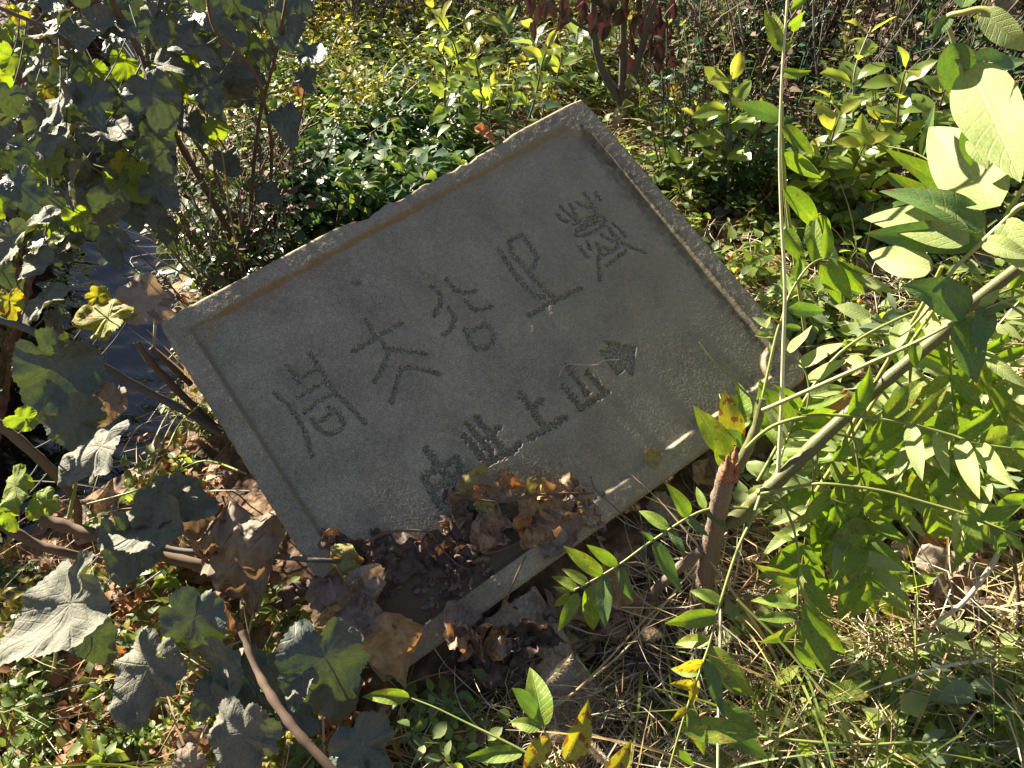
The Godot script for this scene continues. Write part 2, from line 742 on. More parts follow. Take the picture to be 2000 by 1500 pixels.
func share_out(parent: Node3D, called: String, meshes: Array, mlist: Array, where: Array) -> void:
	var bins := []
	for i in meshes.size() * mlist.size():
		bins.append([])
	for w in where:
		bins[rng.randi() % bins.size()].append(w)
	for i in bins.size():
		scatter(parent, called, meshes[i % meshes.size()], mlist[i / meshes.size()], bins[i])


func mass(called: String, label: String, category: String) -> Node3D:
	var o := thing(called, label, category)
	kind(o, "stuff")
	return o


# ---------------------------------------------------------------- the concrete sign
const CARVED := [
	# upper line, five old-style characters, from the lower left to the upper right; then four characters and an arrow. Half-width, then strokes.
	[4.6, [[604, 687, 622, 716, 642, 749], [561, 714, 572, 730, 583, 746], [582, 740, 602, 728, 618, 719], [579, 776, 606, 760, 633, 744], [594, 803, 624, 781, 654, 764], [537, 768, 564, 791, 588, 827, 600, 858, 609, 890], [633, 742, 646, 756, 660, 772], [660, 770, 690, 800, 714, 827], [609, 816, 618, 833, 634, 845, 648, 847, 664, 840, 671, 828, 660, 806, 642, 794], [627, 821, 645, 806]]],
	[4.8, [[714, 624, 730, 652, 742, 662, 754, 680], [688, 686, 710, 673, 730, 662], [744, 652, 766, 640, 784, 630], [754, 680, 790, 684, 830, 690], [758, 688, 750, 712, 732, 744], [764, 784, 774, 748, 784, 716], [784, 716, 820, 720, 858, 730]]],
	[5.0, [[840, 558, 858, 572, 862, 590, 848, 614], [872, 545, 890, 566, 906, 572, 930, 567], [878, 602, 888, 618, 882, 640, 866, 654], [908, 586, 926, 604, 940, 604, 958, 598], [906, 642, 914, 652, 918, 668, 930, 679, 946, 680, 960, 670, 963, 654, 956, 642, 944, 630], [914, 650, 928, 642, 944, 634]]],
	[5.6, [[974, 488, 996, 520, 1016, 550, 1046, 578, 1062, 580], [994, 470, 1002, 498, 1024, 520, 1048, 548, 1078, 578], [1020, 459, 1036, 480, 1050, 502, 1042, 522], [994, 470, 1020, 459], [1042, 522, 1028, 522], [1032, 616, 1056, 602, 1080, 588, 1134, 562]]],
	[4.2, [[1142, 376, 1156, 396, 1164, 412], [1162, 376, 1172, 388], [1126, 394, 1146, 404, 1158, 402], [1094, 403, 1110, 416, 1122, 428], [1088, 416, 1096, 428, 1110, 432], [1114, 398, 1124, 418, 1124, 436], [1124, 458, 1126, 446, 1148, 430, 1172, 420, 1182, 425, 1178, 438, 1156, 452, 1134, 461, 1124, 458], [1132, 448, 1150, 439, 1168, 430], [1122, 436, 1146, 424, 1168, 416], [1188, 442, 1198, 458, 1216, 474, 1258, 492], [1198, 436, 1210, 446, 1220, 460], [1174, 458, 1190, 467, 1204, 472], [1132, 480, 1138, 492, 1148, 502], [1146, 470, 1154, 486], [1166, 474, 1172, 490, 1168, 506, 1170, 526, 1172, 548], [1180, 482, 1192, 487, 1206, 480], [1180, 498, 1208, 482], [1184, 518, 1202, 504, 1222, 490]]],
	[6.6, [[832, 877, 852, 905, 872, 932], [827, 932, 858, 914, 890, 895], [827, 932, 850, 972, 862, 990], [890, 895, 908, 926], [850, 954, 876, 938, 900, 926], [862, 984, 890, 966, 916, 950], [872, 926, 886, 948, 900, 975]]],
	[6.2, [[907, 851, 930, 878, 952, 905], [912, 827, 938, 858, 962, 886], [930, 815, 956, 846, 985, 882], [955, 855, 972, 835], [950, 905, 975, 893, 1000, 882, 1013, 866]]],
	[6.6, [[1017, 770, 1042, 804, 1065, 835], [1045, 792, 1057, 781], [1036, 855, 1068, 836, 1102, 815]]],
	[6.2, [[1102, 755, 1118, 776, 1135, 798], [1107, 715, 1128, 742, 1147, 770], [1147, 727, 1164, 746, 1182, 766], [1132, 798, 1158, 782, 1185, 765]]],
]
const ARROW := [1177.5, 663.7, 1190, 677, 1170, 685, 1205, 735, 1222, 721, 1236, 737, 1242, 676]


func seg_dist(p: Vector2, a: Vector2, b: Vector2) -> float:
	return p.distance_to(Geometry2D.get_closest_point_to_segment(p, a, b))


func build_sign() -> void:
	var NX := 660
	var NY := 511
	var nb := FastNoiseLite.new()
	nb.seed = 31
	nb.frequency = 9.0
	nb.fractal_octaves = 4
	var nw := FastNoiseLite.new()
	nw.seed = 8
	nw.frequency = 3.0
	var carve := PackedFloat32Array()
	carve.resize(NX * NY)
	var owner_ := PackedByteArray()
	owner_.resize(NX * NY)
	for g in CARVED.size():
		var hw: float = CARVED[g][0] / (1130.0 if g < 5 else 1080.0)
		for st in CARVED[g][1]:
			var prev := Vector2.INF
			for k in range(0, st.size(), 2):
				var q := slab_uv(st[k], st[k + 1])
				if prev != Vector2.INF:
					var lo := prev.min(q) - Vector2.ONE * hw * 2.2
					var hi := prev.max(q) + Vector2.ONE * hw * 2.2
					for j in range(maxi(int(lo.y / SLAB_H * NY), 0), mini(int(hi.y / SLAB_H * NY) + 1, NY)):
						for i in range(maxi(int(lo.x * NX), 0), mini(int(hi.x * NX) + 1, NX)):
							var p := Vector2(float(i) / (NX - 1), SLAB_H * j / (NY - 1))
							var w := hw * (1.0 + 1.1 * nb.get_noise_2d(p.x * 12.0, p.y * 12.0 + g))
							var d := seg_dist(p, prev, q)
							var c := 1.0 - smoothstep(w * 0.75, w * 1.15, d)
							if c > carve[j * NX + i]:
								carve[j * NX + i] = c
							if d < w * 1.12:
								owner_[j * NX + i] = g + 1
				prev = q
	var poly := PackedVector2Array()
	for k in range(0, ARROW.size(), 2):
		poly.append(slab_uv(ARROW[k], ARROW[k + 1]))
	for j in NY:
		for i in NX:
			var p := Vector2(float(i) / (NX - 1), SLAB_H * j / (NY - 1))
			if p.distance_to(poly[0]) < 0.12 and Geometry2D.is_point_in_polygon(p, poly):
				carve[j * NX + i] = 0.9
				owner_[j * NX + i] = 10
	var pts := PackedVector3Array()
	pts.resize(NX * NY)
	var uvs := PackedVector2Array()
	uvs.resize(NX * NY)
	var m := 0.044
	var cr := [Vector2(m, m), Vector2(1 - m, m), Vector2(1 - m, SLAB_H - m), Vector2(m, SLAB_H - m)]
	var lump := [[slab_uv(1083, 556), 0.020, 0.0042], [slab_uv(1075, 602), 0.012, 0.0030], [slab_uv(1045, 640), 0.022, 0.0030], [slab_uv(1085, 618), 0.014, 0.003], [slab_uv(960, 715), 0.03, 0.0012]]
	for j in NY:
		var v := SLAB_H * j / (NY - 1)
		for i in NX:
			var u := float(i) / (NX - 1)
			var p := Vector2(u, v)
			var q := minf(minf(u - m, 1.0 - m - u), minf(v - m, SLAB_H - m - v))
			for c in 4:
				q = minf(q, p.distance_to(cr[c]) - (0.046 if c == 2 else 0.036))
			q += 0.0008 * nb.get_noise_2d(u * 3.0, v * 3.0)
			var h := 0.0088 * smoothstep(0.0045, -0.0035, q)
			if q < 0.0:
				h += 0.0004 * nb.get_noise_2d(u * 5.0 + 9.0, v * 5.0)
			h += 0.0004 * nw.get_noise_2d(u, v) + 0.00005 * nb.get_noise_2d(u * 5.0, v * 5.0) + rng.randf_range(-0.00024, 0.00024) - 0.006 * (u - 0.5) * (u - 0.5) 
			for l in lump:
				var dd: float = p.distance_squared_to(l[0]) / (l[1] * l[1])
				if dd < 6.0:
					h += l[2] * exp(-dd) * (1.0 + 0.6 * nb.get_noise_2d(u * 8.0, v * 8.0))
			var c := carve[j * NX + i]
			if c > 0.0:
				h -= c * (0.0050 if owner_[j * NX + i] < 6 else 0.0062) * (1.0 + 0.9 * nb.get_noise_2d(u * 16.0, v * 16.0)) + c * rng.randf_range(-0.0007, 0.0007)
			var de := minf(minf(u, 1.0 - u), minf(v, SLAB_H - v))
			if de < 0.007:
				var e := 1.0 - de / 0.007
				h -= 0.006 * e * e
			# worn outline: the top edge is chipped along its middle and the corners are rounded off
			var wear := 0.0009 * nb.get_noise_2d(u * 4.0, v * 4.0)
			var chip := 0.011 * smoothstep(0.36, 0.46, u) * smoothstep(0.82, 0.74, u) * (0.6 + 1.6 * absf(nb.get_noise_1d(u * 0.9))) + wear
			var uu := u + wear * 2.0 * (1.0 - smoothstep(0.0, 0.05, u)) - wear * (1.0 - smoothstep(0.0, 0.05, 1.0 - u))
			var vv := v + chip * (1.0 - smoothstep(0.0, 0.04, v))
			for c2 in [Vector2(0, 0), Vector2(1, 0), Vector2(1, SLAB_H), Vector2(0, SLAB_H)]:
				var to_mid: Vector2 = (Vector2(0.5, SLAB_H * 0.5) - c2).normalized()
				var cd: float = p.distance_to(c2)
				if cd < 0.05:
					var k := pow(1.0 - cd / 0.05, 2.0) * (0.026 if c2 == Vector2(1, SLAB_H) else 0.006)
					uu += to_mid.x * k
					vv += to_mid.y * k
			pts[j * NX + i] = s0 + sx * uu + sy * vv + sn * h
			uvs[j * NX + i] = Vector2(u, v)
	# normals over the whole face, then one mesh per piece
	var nn := PackedVector3Array()
	nn.resize(NX * NY)
	var faces := []                                              # 0 panel, 1..9 characters, 10 arrow, 11..14 rims
	for k in 15:
		faces.append(MB.new())
	for j in NY - 1:
		for i in NX - 1:
			var a := j * NX + i
			var b := a + 1
			var c := a + NX + 1
			var d := a + NX
			var f := (pts[b] - pts[a]).cross(pts[d] - pts[a])
			if f.dot(sn) < 0.0:
				f = -f
			nn[a] += f; nn[b] += f; nn[c] += f; nn[d] += f
			var o := maxi(maxi(owner_[a], owner_[b]), maxi(owner_[c], owner_[d]))
			if o == 0:
				var u := float(i) / (NX - 1)
				var v := SLAB_H * j / (NY - 1)
				var q := [v, 1.0 - u, SLAB_H - v, u]
				var near := 0
				for k in 4:
					if q[k] < q[near]:
						near = k
				if q[near] < 0.045:
					o = 11 + near
			var fm: MB = faces[o]
			fm.idx.append(a); fm.idx.append(b); fm.idx.append(c); fm.idx.append(a); fm.idx.append(c); fm.idx.append(d)
	for i in nn.size():
		nn[i] = nn[i].normalized()
	var sign_ := thing("concrete_sign", "grey concrete sign slab with carved characters and an arrow, tipped over on the bank", "sign")
	var names := ["panel", "carved_character", "carved_character", "carved_character", "carved_character", "carved_character", "carved_character", "carved_character", "carved_character", "carved_character", "carved_arrow", "rim", "rim", "rim", "rim"]
	var face_mat := concrete_face()
	var carve_mat := surface_mat("carved_concrete", noise_tex(71, 0.09, [[0.25, Color(0.14, 0.125, 0.075)], [0.42, Color(0.23, 0.19, 0.11)], [0.55, Color(0.30, 0.265, 0.175)], [0.66, Color(0.35, 0.31, 0.22)], [0.72, Color(0.7, 0.68, 0.63)]], 512, 3), 6.0, 0.95, noise_tex(72, 0.1, [], 256, 3), 0.25)
	for k in 15:
		var mb := MB.new()
		var map := {}
		var fc: PackedInt32Array = faces[k].idx
		for x in fc:
			if not map.has(x):
				map[x] = mb.v.size()
				mb.v.append(pts[x]); mb.n.append(nn[x]); mb.uv.append(uvs[x])
		for t in range(0, fc.size(), 3):
			mb.idx.append(map[fc[t]]); mb.idx.append(map[fc[t + 1]]); mb.idx.append(map[fc[t + 2]])
		part(names[k], mb.mesh(), carve_mat if k >= 1 and k <= 10 else face_mat, sign_)
	# sides and back
	var ring := []
	for i in NX: ring.append(i)
	for j in range(1, NY): ring.append(j * NX + NX - 1)
	for i in range(NX - 2, -1, -1): ring.append((NY - 1) * NX + i)
	for j in range(NY - 2, -1, -1): ring.append(j * NX)
	var sp := PackedVector3Array()
	var su := PackedVector2Array()
	var rows := 6
	var mid := s0 + sx * 0.5 + sy * SLAB_H * 0.5
	for r in rows:
		for k in ring.size():
			var p: Vector3 = pts[ring[k]]
			var t := float(r) / (rows - 1)
			var drop := 0.055 * t
			var inw := (mid - p).normalized() * (0.010 * t * t)
			sp.append(p - sn * drop + inw + (jit(0.0007) if r > 0 else Vector3.ZERO))
			su.append(Vector2(k * 0.002, t * 0.055))
	var side := MB.new()
	side.grid(sp, su, rows, ring.size())
	var o2 := side.v.size()
	side.v.append(mid - sn * 0.06); side.n.append(-sn); side.uv.append(Vector2.ZERO)
	for k in ring.size():
		side.v.append(sp[(rows - 1) * ring.size() + k]); side.n.append(-sn); side.uv.append(Vector2.ZERO)
	for k in ring.size() - 1:
		side.idx.append(o2); side.idx.append(o2 + 1 + k); side.idx.append(o2 + 2 + k)
	var raw := surface_mat("raw_concrete", noise_tex(77, 0.05, [[0.25, Color(0.20, 0.175, 0.14)], [0.6, Color(0.33, 0.30, 0.25)], [0.8, Color(0.45, 0.42, 0.37)]], 512, 4), 7.0, 0.95, noise_tex(72, 0.1, [], 256, 3), 0.2)
	part("edge", side.mesh(), raw, sign_)
	# the broken leg below the lower rim, parted from it by a ragged crack
	var a2 := slab_uv(928, 1213) ; var b2 := slab_uv(1044, 1137)
	var lm := MB.new()
	var lp := PackedVector3Array()
	var lu := PackedVector2Array()
	var LN := 30
	var LM := 34
	var lx := (b2 - a2)
	var ly := Vector2(-lx.y, lx.x).normalized() * 0.26
	for j in LM:
		var t := float(j) / (LM - 1)
		for i in LN:
			var s := float(i) / (LN - 1)
			var q := a2 + lx * s + ly * t
			if j == 0:
				q += ly.normalized() * (0.006 + 0.010 * nb.get_noise_1d(s * 3.0) + 0.004 * nb.get_noise_1d(s * 14.0))
			var h := 0.004 + 0.003 * nb.get_noise_2d(q.x * 2.0, q.y * 2.0) + 0.0012 * nb.get_noise_2d(q.x * 9.0, q.y * 9.0) + rng.randf_range(-0.0003, 0.0003)
			var de := minf(minf(s, 1.0 - s) * lx.length(), minf(t, 1.0 - t) * 0.3)
			h -= 0.007 * pow(1.0 - minf(de / 0.012, 1.0), 2.0)
			lp.append(s0 + sx * q.x + sy * q.y + sn * (h - 0.012))
			lu.append(q)
	lm.grid(lp, lu, LM, LN)
	var lring := []
	for i in LN: lring.append(i)
	for j in range(1, LM): lring.append(j * LN + LN - 1)
	for i in range(LN - 2, -1, -1): lring.append((LM - 1) * LN + i)
	for j in range(LM - 2, -1, -1): lring.append(j * LN)
	var lsp := PackedVector3Array()
	var lsu := PackedVector2Array()
	for r in 3:
		for k in lring:
			lsp.append(lp[k] - sn * 0.035 * r)
			lsu.append(Vector2.ZERO)
	lm.grid(lsp, lsu, 3, lring.size())
	part("broken_leg", lm.mesh(), surface_mat("stained_concrete", noise_tex(79, 0.04, [[0.25, Color(0.20, 0.165, 0.12)], [0.6, Color(0.32, 0.27, 0.20)], [0.85, Color(0.42, 0.37, 0.30)]], 512, 5), 6.0, 0.95, noise_tex(72, 0.1, [], 256, 3), 0.2), sign_)


func concrete_face() -> StandardMaterial3D:
	var W := 1100
	var H := 820
	var f := FastNoiseLite.new()
	f.seed = 3
	f.frequency = 0.006
	f.fractal_octaves = 4
	var g := FastNoiseLite.new()
	g.seed = 4
	g.frequency = 0.05
	var r := RandomNumberGenerator.new()
	r.seed = 99
	var m := 0.044
	var px := func(i: int, j: int) -> Color:
		var u := float(i) / W
		var v := SLAB_H * j / H
		var k := 0.295 * (1.0 + 0.30 * f.get_noise_2d(i, j) + 0.18 * g.get_noise_2d(i, j))
		var z := r.randf()
		k *= 0.60 + 0.76 * z + 0.12 * (r.randf() - 0.5)
		if z > 0.98:
			k *= 1.8
		elif z < 0.014:
			k *= 0.4
		var c := Color(k * 1.0, k * 0.875, k * 0.63)
		var q := minf(minf(u - m, 1.0 - m - u), minf(v - m, SLAB_H - m - v))
		var n := f.get_noise_2d(i * 3 + 700, j * 3)
		var n2 := g.get_noise_2d(i + 300, j)
		# rust-coloured seep along the upper and left inner edges
		var top := v - m
		var lft := u - m
		if u > m - 0.01 and u < 0.955:
			var t := smoothstep(0.008 + 0.006 * n, 0.0, absf(top - 0.002)) * (0.75 + 0.6 * n2) + 0.25 * smoothstep(0.035, 0.0, absf(top - 0.012)) * (0.5 + n)
			c = c.lerp(Color(0.25, 0.16, 0.065), clampf(t, 0.0, 0.9))
		if v > m and v < 0.62:
			c = c.lerp(Color(0.17, 0.135, 0.07), clampf(smoothstep(0.008, 0.0, absf(lft - 0.001)) * 0.7, 0.0, 0.8))
		# black mould along the right inner edge, speckled
		var rt := 1.0 - m - u
		if v > 0.03 and v < 0.70:
			var band := (0.034 + 0.03 * n) * smoothstep(0.03, 0.12, v) * (0.75 + 0.25 * smoothstep(0.5, 0.2, v))
			var t := smoothstep(band, 0.0, absf(rt - 0.006)) * (0.75 + 0.9 * n2)
			c = c.lerp(Color(0.035, 0.034, 0.032), clampf(t * 1.3, 0.0, 0.9))
		var bt := SLAB_H - m - v
		if u > 0.72:
			var t := smoothstep(0.03 + 0.03 * n, 0.0, absf(bt - 0.008)) * (0.5 + 0.9 * n2)
			c = c.lerp(Color(0.04, 0.04, 0.035), clampf(t, 0.0, 0.7))
		# earth washed on to the lowest corner
		var dl := Vector2(u - 0.1, v - SLAB_H).length()
		c = c.lerp(Color(0.11, 0.085, 0.06), 0.5 * smoothstep(0.22, 0.10, dl + 0.08 * n))
		if q > -0.003:
			c = c.lerp(Color(0.085, 0.062, 0.04), 0.85 * smoothstep(0.585, 0.66, v + 0.05 * n) * smoothstep(0.50, 0.38, u + 0.05 * n2) * smoothstep(0.03, 0.07, u))
		# tan rain streaks over the rims near the upper corner
		if q < 0.0 and u > 0.8:
			c = c.lerp(Color(0.27, 0.22, 0.13), clampf(0.05 + 0.4 * n, 0.0, 0.2))
		c = c.lerp(Color(0.33, 0.27, 0.17), clampf(0.55 * smoothstep(0.25, 1.0, u) * (0.7 + 0.8 * n), 0.0, 0.5))
		return c.linear_to_srgb()
	var mt := StandardMaterial3D.new()
	mt.resource_name = "worn_concrete"
	mt.albedo_texture = ImageTexture.create_from_image(image_of(W, H, px))
	mt.uv1_scale = Vector3(1.0, 1.0 / SLAB_H, 1.0)
	mt.roughness = 0.9
	mt.metallic_specular = 0.4
	mt.cull_mode = BaseMaterial3D.CULL_DISABLED
	return mt


func rock_mesh(seed: int, size: Vector3, rough: float) -> ArrayMesh:
	var f := FastNoiseLite.new()
	f.seed = seed
	f.frequency = 0.9
	f.fractal_octaves = 4
	var g := FastNoiseLite.new()
	g.seed = seed
	g.noise_type = FastNoiseLite.TYPE_CELLULAR
	g.frequency = 0.9
	var pts := PackedVector3Array()
	var uvs := PackedVector2Array()
	for i in 34:
		var th := PI * i / 33.0
		for j in 45:
			var ph := TAU * j / 44.0
			var d := Vector3(sin(th) * cos(ph), cos(th), sin(th) * sin(ph))
			var k := 1.0 + rough * (f.get_noise_3dv(d * 1.3) + 0.6 * g.get_noise_3dv(d * 1.5) + 0.25 * f.get_noise_3dv(d * 5.0))
			pts.append(d * size * k)
			uvs.append(Vector2(i, j))
	var m := MB.new()
	m.grid(pts, uvs, 34, 45, true)
	return m.mesh()


func _ready() -> void:
	# ---- camera, sky, sun, exposure
	rng.seed = 20
	n_big.seed = 12
	n_big.frequency = 1.1
	n_big.fractal_octaves = 3
	n_fine.seed = 5
	n_fine.frequency = 9.0
	n_fine.fractal_octaves = 3
	var cam := Camera3D.new()
	cam.name = "camera"
	cam.fov = rad_to_deg(2.0 * atan(750.0 / F))
	cam.near = 0.05
	cam.far = 300.0
	cam.transform = Transform3D(cb, EYE)
	add_child(cam)
	cam.current = true
	var we := WorldEnvironment.new()
	we.name = "daylight"
	var env := Environment.new()
	env.background_mode = Environment.BG_SKY
	var pm := ProceduralSkyMaterial.new()
	pm.sky_top_color = lin(0.15, 0.20, 0.33)
	pm.sky_horizon_color = lin(0.46, 0.46, 0.43)
	pm.sky_curve = 0.18
	pm.ground_bottom_color = lin(0.10, 0.08, 0.06)
	pm.ground_horizon_color = lin(0.22, 0.20, 0.17)
	pm.sun_angle_max = 25.0
	pm.sky_energy_multiplier = 0.55
	var sky := Sky.new()
	sky.sky_material = pm
	env.sky = sky
	env.tonemap_mode = Environment.TONE_MAPPER_LINEAR
	env.tonemap_exposure = 4.6
	env.sdfgi_enabled = true
	env.ssao_enabled = true
	env.ssil_enabled = true
	we.environment = env
	add_child(we)
	var sun := DirectionalLight3D.new()
	sun.name = "sun"
	sun.light_energy = 1.6
	sun.light_color = Color(1.0, 0.95, 0.85)
	sun.light_angular_distance = 0.5
	sun.shadow_enabled = true
	sun.transform.basis = Basis.looking_at(-SUN.normalized(), Vector3.UP)
	add_child(sun)

	# ---- slab frame, measured once
	var ca := at(308, 632, 1.484)
	var cbk := at(1135, 192, 1.759)
	var cd := at(740, 1345, 1.300)
	s0 = ca
	sx = (cbk - ca).normalized()
	sy = (cd - ca) - sx * (cd - ca).dot(sx)
	sy = sy.normalized()
	sn = sy.cross(sx).normalized()

	build_ground()
	build_sign()
	build_materials()
	build_cover()
	build_shrubs()
	build_mulberries()
	build_ailanthus()
	build_weeds()
	build_dead_leaves()
	build_sticks()


# ---------------------------------------------------------------- setting
func build_ground() -> void:
	var xs := []
	var x := -2.6
	while x < 2.6:
		xs.append(x)
		x += 0.022
	var o := 0.05
	while x < 60.0:
		xs.append(x)
		xs.push_front(-x)
		o *= 1.35
		x += o
	var zs := []
	var z := -5.0
	while z < 0.4:
		zs.append(z)
		z += 0.022
	o = 0.05
	var zz := -5.0 - o
	while z < 60.0:
		zs.append(z)
		zs.push_front(zz)
		o *= 1.35
		z += o
		zz -= o
	var pts := PackedVector3Array()
	var uvs := PackedVector2Array()
	for a in xs:
		for b in zs:
			var y := ground_y(a, b)
			if absf(a) < 3.0 and b > -6.0:
				y += 0.012 * absf(n_fine.get_noise_2d(a * 2.7 + 40.0, b * 2.7)) + 0.003 * n_fine.get_noise_2d(a * 9.0, b * 9.0)
			pts.append(Vector3(a, y, b))
			uvs.append(Vector2(a, b))
	var m := MB.new()
	m.grid(pts, uvs, xs.size(), zs.size())
	var soil := surface_mat("soil", noise_tex(21, 0.02, [[0.2, Color(0.045, 0.03, 0.02)], [0.45, Color(0.11, 0.066, 0.04)], [0.65, Color(0.20, 0.12, 0.072)], [0.85, Color(0.30, 0.20, 0.135)]], 1024, 6), 0.9, 0.95, noise_tex(22, 0.05, [], 512, 5), 1.2)
	var g := part("ground", m.mesh(), soil, self)
	kind(g, "structure")
	# the brook
	var wp := PackedVector3Array()
	var wu := PackedVector2Array()
	var nz := 320
	var nx := 60
	var nw := FastNoiseLite.new()
	nw.seed = 44
	nw.frequency = 6.0
	nw.fractal_octaves = 3
	for i in nx:
		for j in nz:
			var zz2 := lerpf(-5.0, 0.9, float(j) / (nz - 1))
			var xx := bank(zz2) - 0.95 + 1.25 * i / (nx - 1.0)
			var flow := (zz2 + xx * 0.4)
			wp.append(Vector3(xx, WATER_Y + 0.012 * nw.get_noise_2d(xx * 1.5, zz2 * 2.6) + 0.004 * nw.get_noise_2d(xx * 5.0, zz2 * 8.0), zz2))
			wu.append(Vector2(xx, zz2))
	var wm := MB.new()
	wm.grid(wp, wu, nx, nz)
	var wmat := plain("brook_water", Color(0.002, 0.003, 0.006), 0.03, 0.9)
	var w := part("brook_water", wm.mesh(), wmat, self)
	kind(w, "structure")


func build_materials() -> void:
	leaf_mat("glossy_dark", Color(0.03, 0.055, 0.02), Color(0.03, 0.05, 0.006), 0.27, 0.6)
	leaf_mat("glossy_mid", Color(0.05, 0.09, 0.02), Color(0.10, 0.15, 0.012), 0.32, 0.55)
	leaf_mat("glossy_bright", Color(0.10, 0.15, 0.025), Color(0.24, 0.29, 0.025), 0.35, 0.5)
	leaf_mat("glossy_yellow", Color(0.19, 0.20, 0.03), Color(0.36, 0.36, 0.035), 0.4, 0.5)
	leaf_mat("cover_green", Color(0.06, 0.10, 0.025), Color(0.12, 0.16, 0.015), 0.5, 0.45)
	leaf_mat("cover_lime", Color(0.11, 0.16, 0.035), Color(0.22, 0.28, 0.03), 0.5, 0.45)
	leaf_mat("cover_yellow", Color(0.22, 0.19, 0.035), Color(0.36, 0.29, 0.03), 0.55, 0.4)
	leaf_mat("cover_pale", Color(0.20, 0.24, 0.10), Color(0.22, 0.27, 0.05), 0.5, 0.4)
	leaf_mat("cover_olive", Color(0.09, 0.10, 0.035), Color(0.12, 0.13, 0.02), 0.55, 0.4)
	leaf_mat("cover_rust", Color(0.20, 0.09, 0.035), Color(0.22, 0.09, 0.02), 0.6, 0.4)
	leaf_mat("cover_dark", Color(0.04, 0.085, 0.045), Color(0.05, 0.09, 0.015), 0.6, 0.25)
	leaf_mat("cover_sage", Color(0.13, 0.17, 0.10), Color(0.12, 0.16, 0.03), 0.55, 0.4)
	leaf_mat("wine_leaf", Color(0.034, 0.022, 0.022), Color(0.010, 0.003, 0.003), 0.3, 0.6)
	leaf_mat("wine_dark", Color(0.018, 0.010, 0.014), Color(0.014, 0.003, 0.004), 0.3, 0.6)
	leaf_mat("straw", Color(0.42, 0.31, 0.15), Color(0.10, 0.07, 0.02), 0.6, 0.4)
	leaf_mat("straw_pale", Color(0.52, 0.46, 0.34), Color(0.08, 0.07, 0.04), 0.6, 0.4)
	leaf_mat("straw_rust", Color(0.24, 0.13, 0.07), Color(0.04, 0.02, 0.01), 0.6, 0.4)
	leaf_mat("grass_green", Color(0.08, 0.12, 0.03), Color(0.14, 0.18, 0.02), 0.5, 0.4)
	leaf_mat("grass_lime", Color(0.16, 0.20, 0.05), Color(0.22, 0.26, 0.03), 0.45, 0.4)
	plain("bark_brown", Color(0.13, 0.085, 0.055), 0.85)
	plain("bark_grey", Color(0.11, 0.10, 0.09), 0.8)
	plain("bark_pale", Color(0.42, 0.36, 0.30), 0.85)
	plain("stem_green", Color(0.20, 0.24, 0.06), 0.5)
	plain("stem_olive", Color(0.30, 0.32, 0.10), 0.45)
	plain("stem_pale", Color(0.62, 0.60, 0.32), 0.45)
	plain("stem_red", Color(0.20, 0.09, 0.05), 0.6)
	plain("twig_grey", Color(0.30, 0.28, 0.26), 0.8)
	plain("petal_white", Color(0.75, 0.75, 0.70), 0.6)
	plain("petal_orange", Color(0.75, 0.28, 0.02), 0.6)
	plain("fluff", Color(0.55, 0.46, 0.33), 0.7)
	# broad mulberry leaves: downy grey-green above
	var t := palmate_textures(1, Color(0.165, 0.165, 0.13), Color(0.22, 0.21, 0.165), Color(0.12, 0.125, 0.095), 0.05)
	tex_leaf("mulberry_grey", t[0], t[1], 0.16, Color(0.75, 1.0, 0.10), 0.7, 0.4, 0.3, 0.12)
	t = palmate_textures(2, Color(0.10, 0.12, 0.095), Color(0.15, 0.17, 0.13), Color(0.075, 0.095, 0.075), 0.05)
	tex_leaf("mulberry_green", t[0], t[1], 0.16, Color(0.8, 1.0, 0.10), 0.5, 0.55, 0.25, 0.12)
	t = palmate_textures(3, Color(0.36, 0.36, 0.06), Color(0.46, 0.46, 0.12), Color(0.35, 0.18, 0.04), 0.05)
	tex_leaf("mulberry_yellow", t[0], t[1], 0.46, Color(1.0, 0.9, 0.15), 0.6, 0.4, 0.25, 0.1)
	t = palmate_textures(4, Color(0.25, 0.33, 0.07), Color(0.34, 0.42, 0.13), Color(0.30, 0.30, 0.05), 0.1)
	tex_leaf("mulberry_lime", t[0], t[1], 0.46, Color(0.9, 1.0, 0.15), 0.6, 0.4, 0.25, 0.1)
	t = palmate_textures(5, Color(0.33, 0.27, 0.20), Color(0.40, 0.33, 0.24), Color(0.20, 0.15, 0.11), 0.1)
	tex_leaf("mulberry_dry", t[0], t[1], 0.22, Color(1.0, 0.75, 0.4), 0.8, 0.3, 0.25, 0.1)
	# long ailanthus leaflets
	t = pinnate_textures(11, Color(0.20, 0.31, 0.045), Color(0.33, 0.43, 0.11), Color(0.26, 0.13, 0.05), 0.0, Color(0.42, 0.42, 0.05), -0.3)
	tex_leaf("ailanthus_green", t[0], t[1], 0.44, Color(0.92, 1.0, 0.22), 0.42, 0.45, 0.12)
	t = pinnate_textures(12, Color(0.22, 0.32, 0.05), Color(0.35, 0.44, 0.12), Color(0.30, 0.14, 0.05), 0.1, Color(0.46, 0.44, 0.05), 0.0)
	tex_leaf("ailanthus_spotted", t[0], t[1], 0.44, Color(0.92, 1.0, 0.22), 0.42, 0.45, 0.12)
	t = pinnate_textures(13, Color(0.13, 0.22, 0.07), Color(0.22, 0.32, 0.12), Color(0.2, 0.12, 0.05), 0.0, Color(0.2, 0.27, 0.06), -0.2)
	tex_leaf("ailanthus_deep", t[0], t[1], 0.36, Color(0.85, 1.0, 0.18), 0.38, 0.5, 0.12)
	t = pinnate_textures(14, Color(0.40, 0.40, 0.06), Color(0.50, 0.50, 0.12), Color(0.30, 0.11, 0.035), 0.26, Color(0.55, 0.45, 0.05), 0.3)
	tex_leaf("ailanthus_yellow", t[0], t[1], 0.46, Color(1.0, 1.0, 0.22), 0.45, 0.45, 0.12)
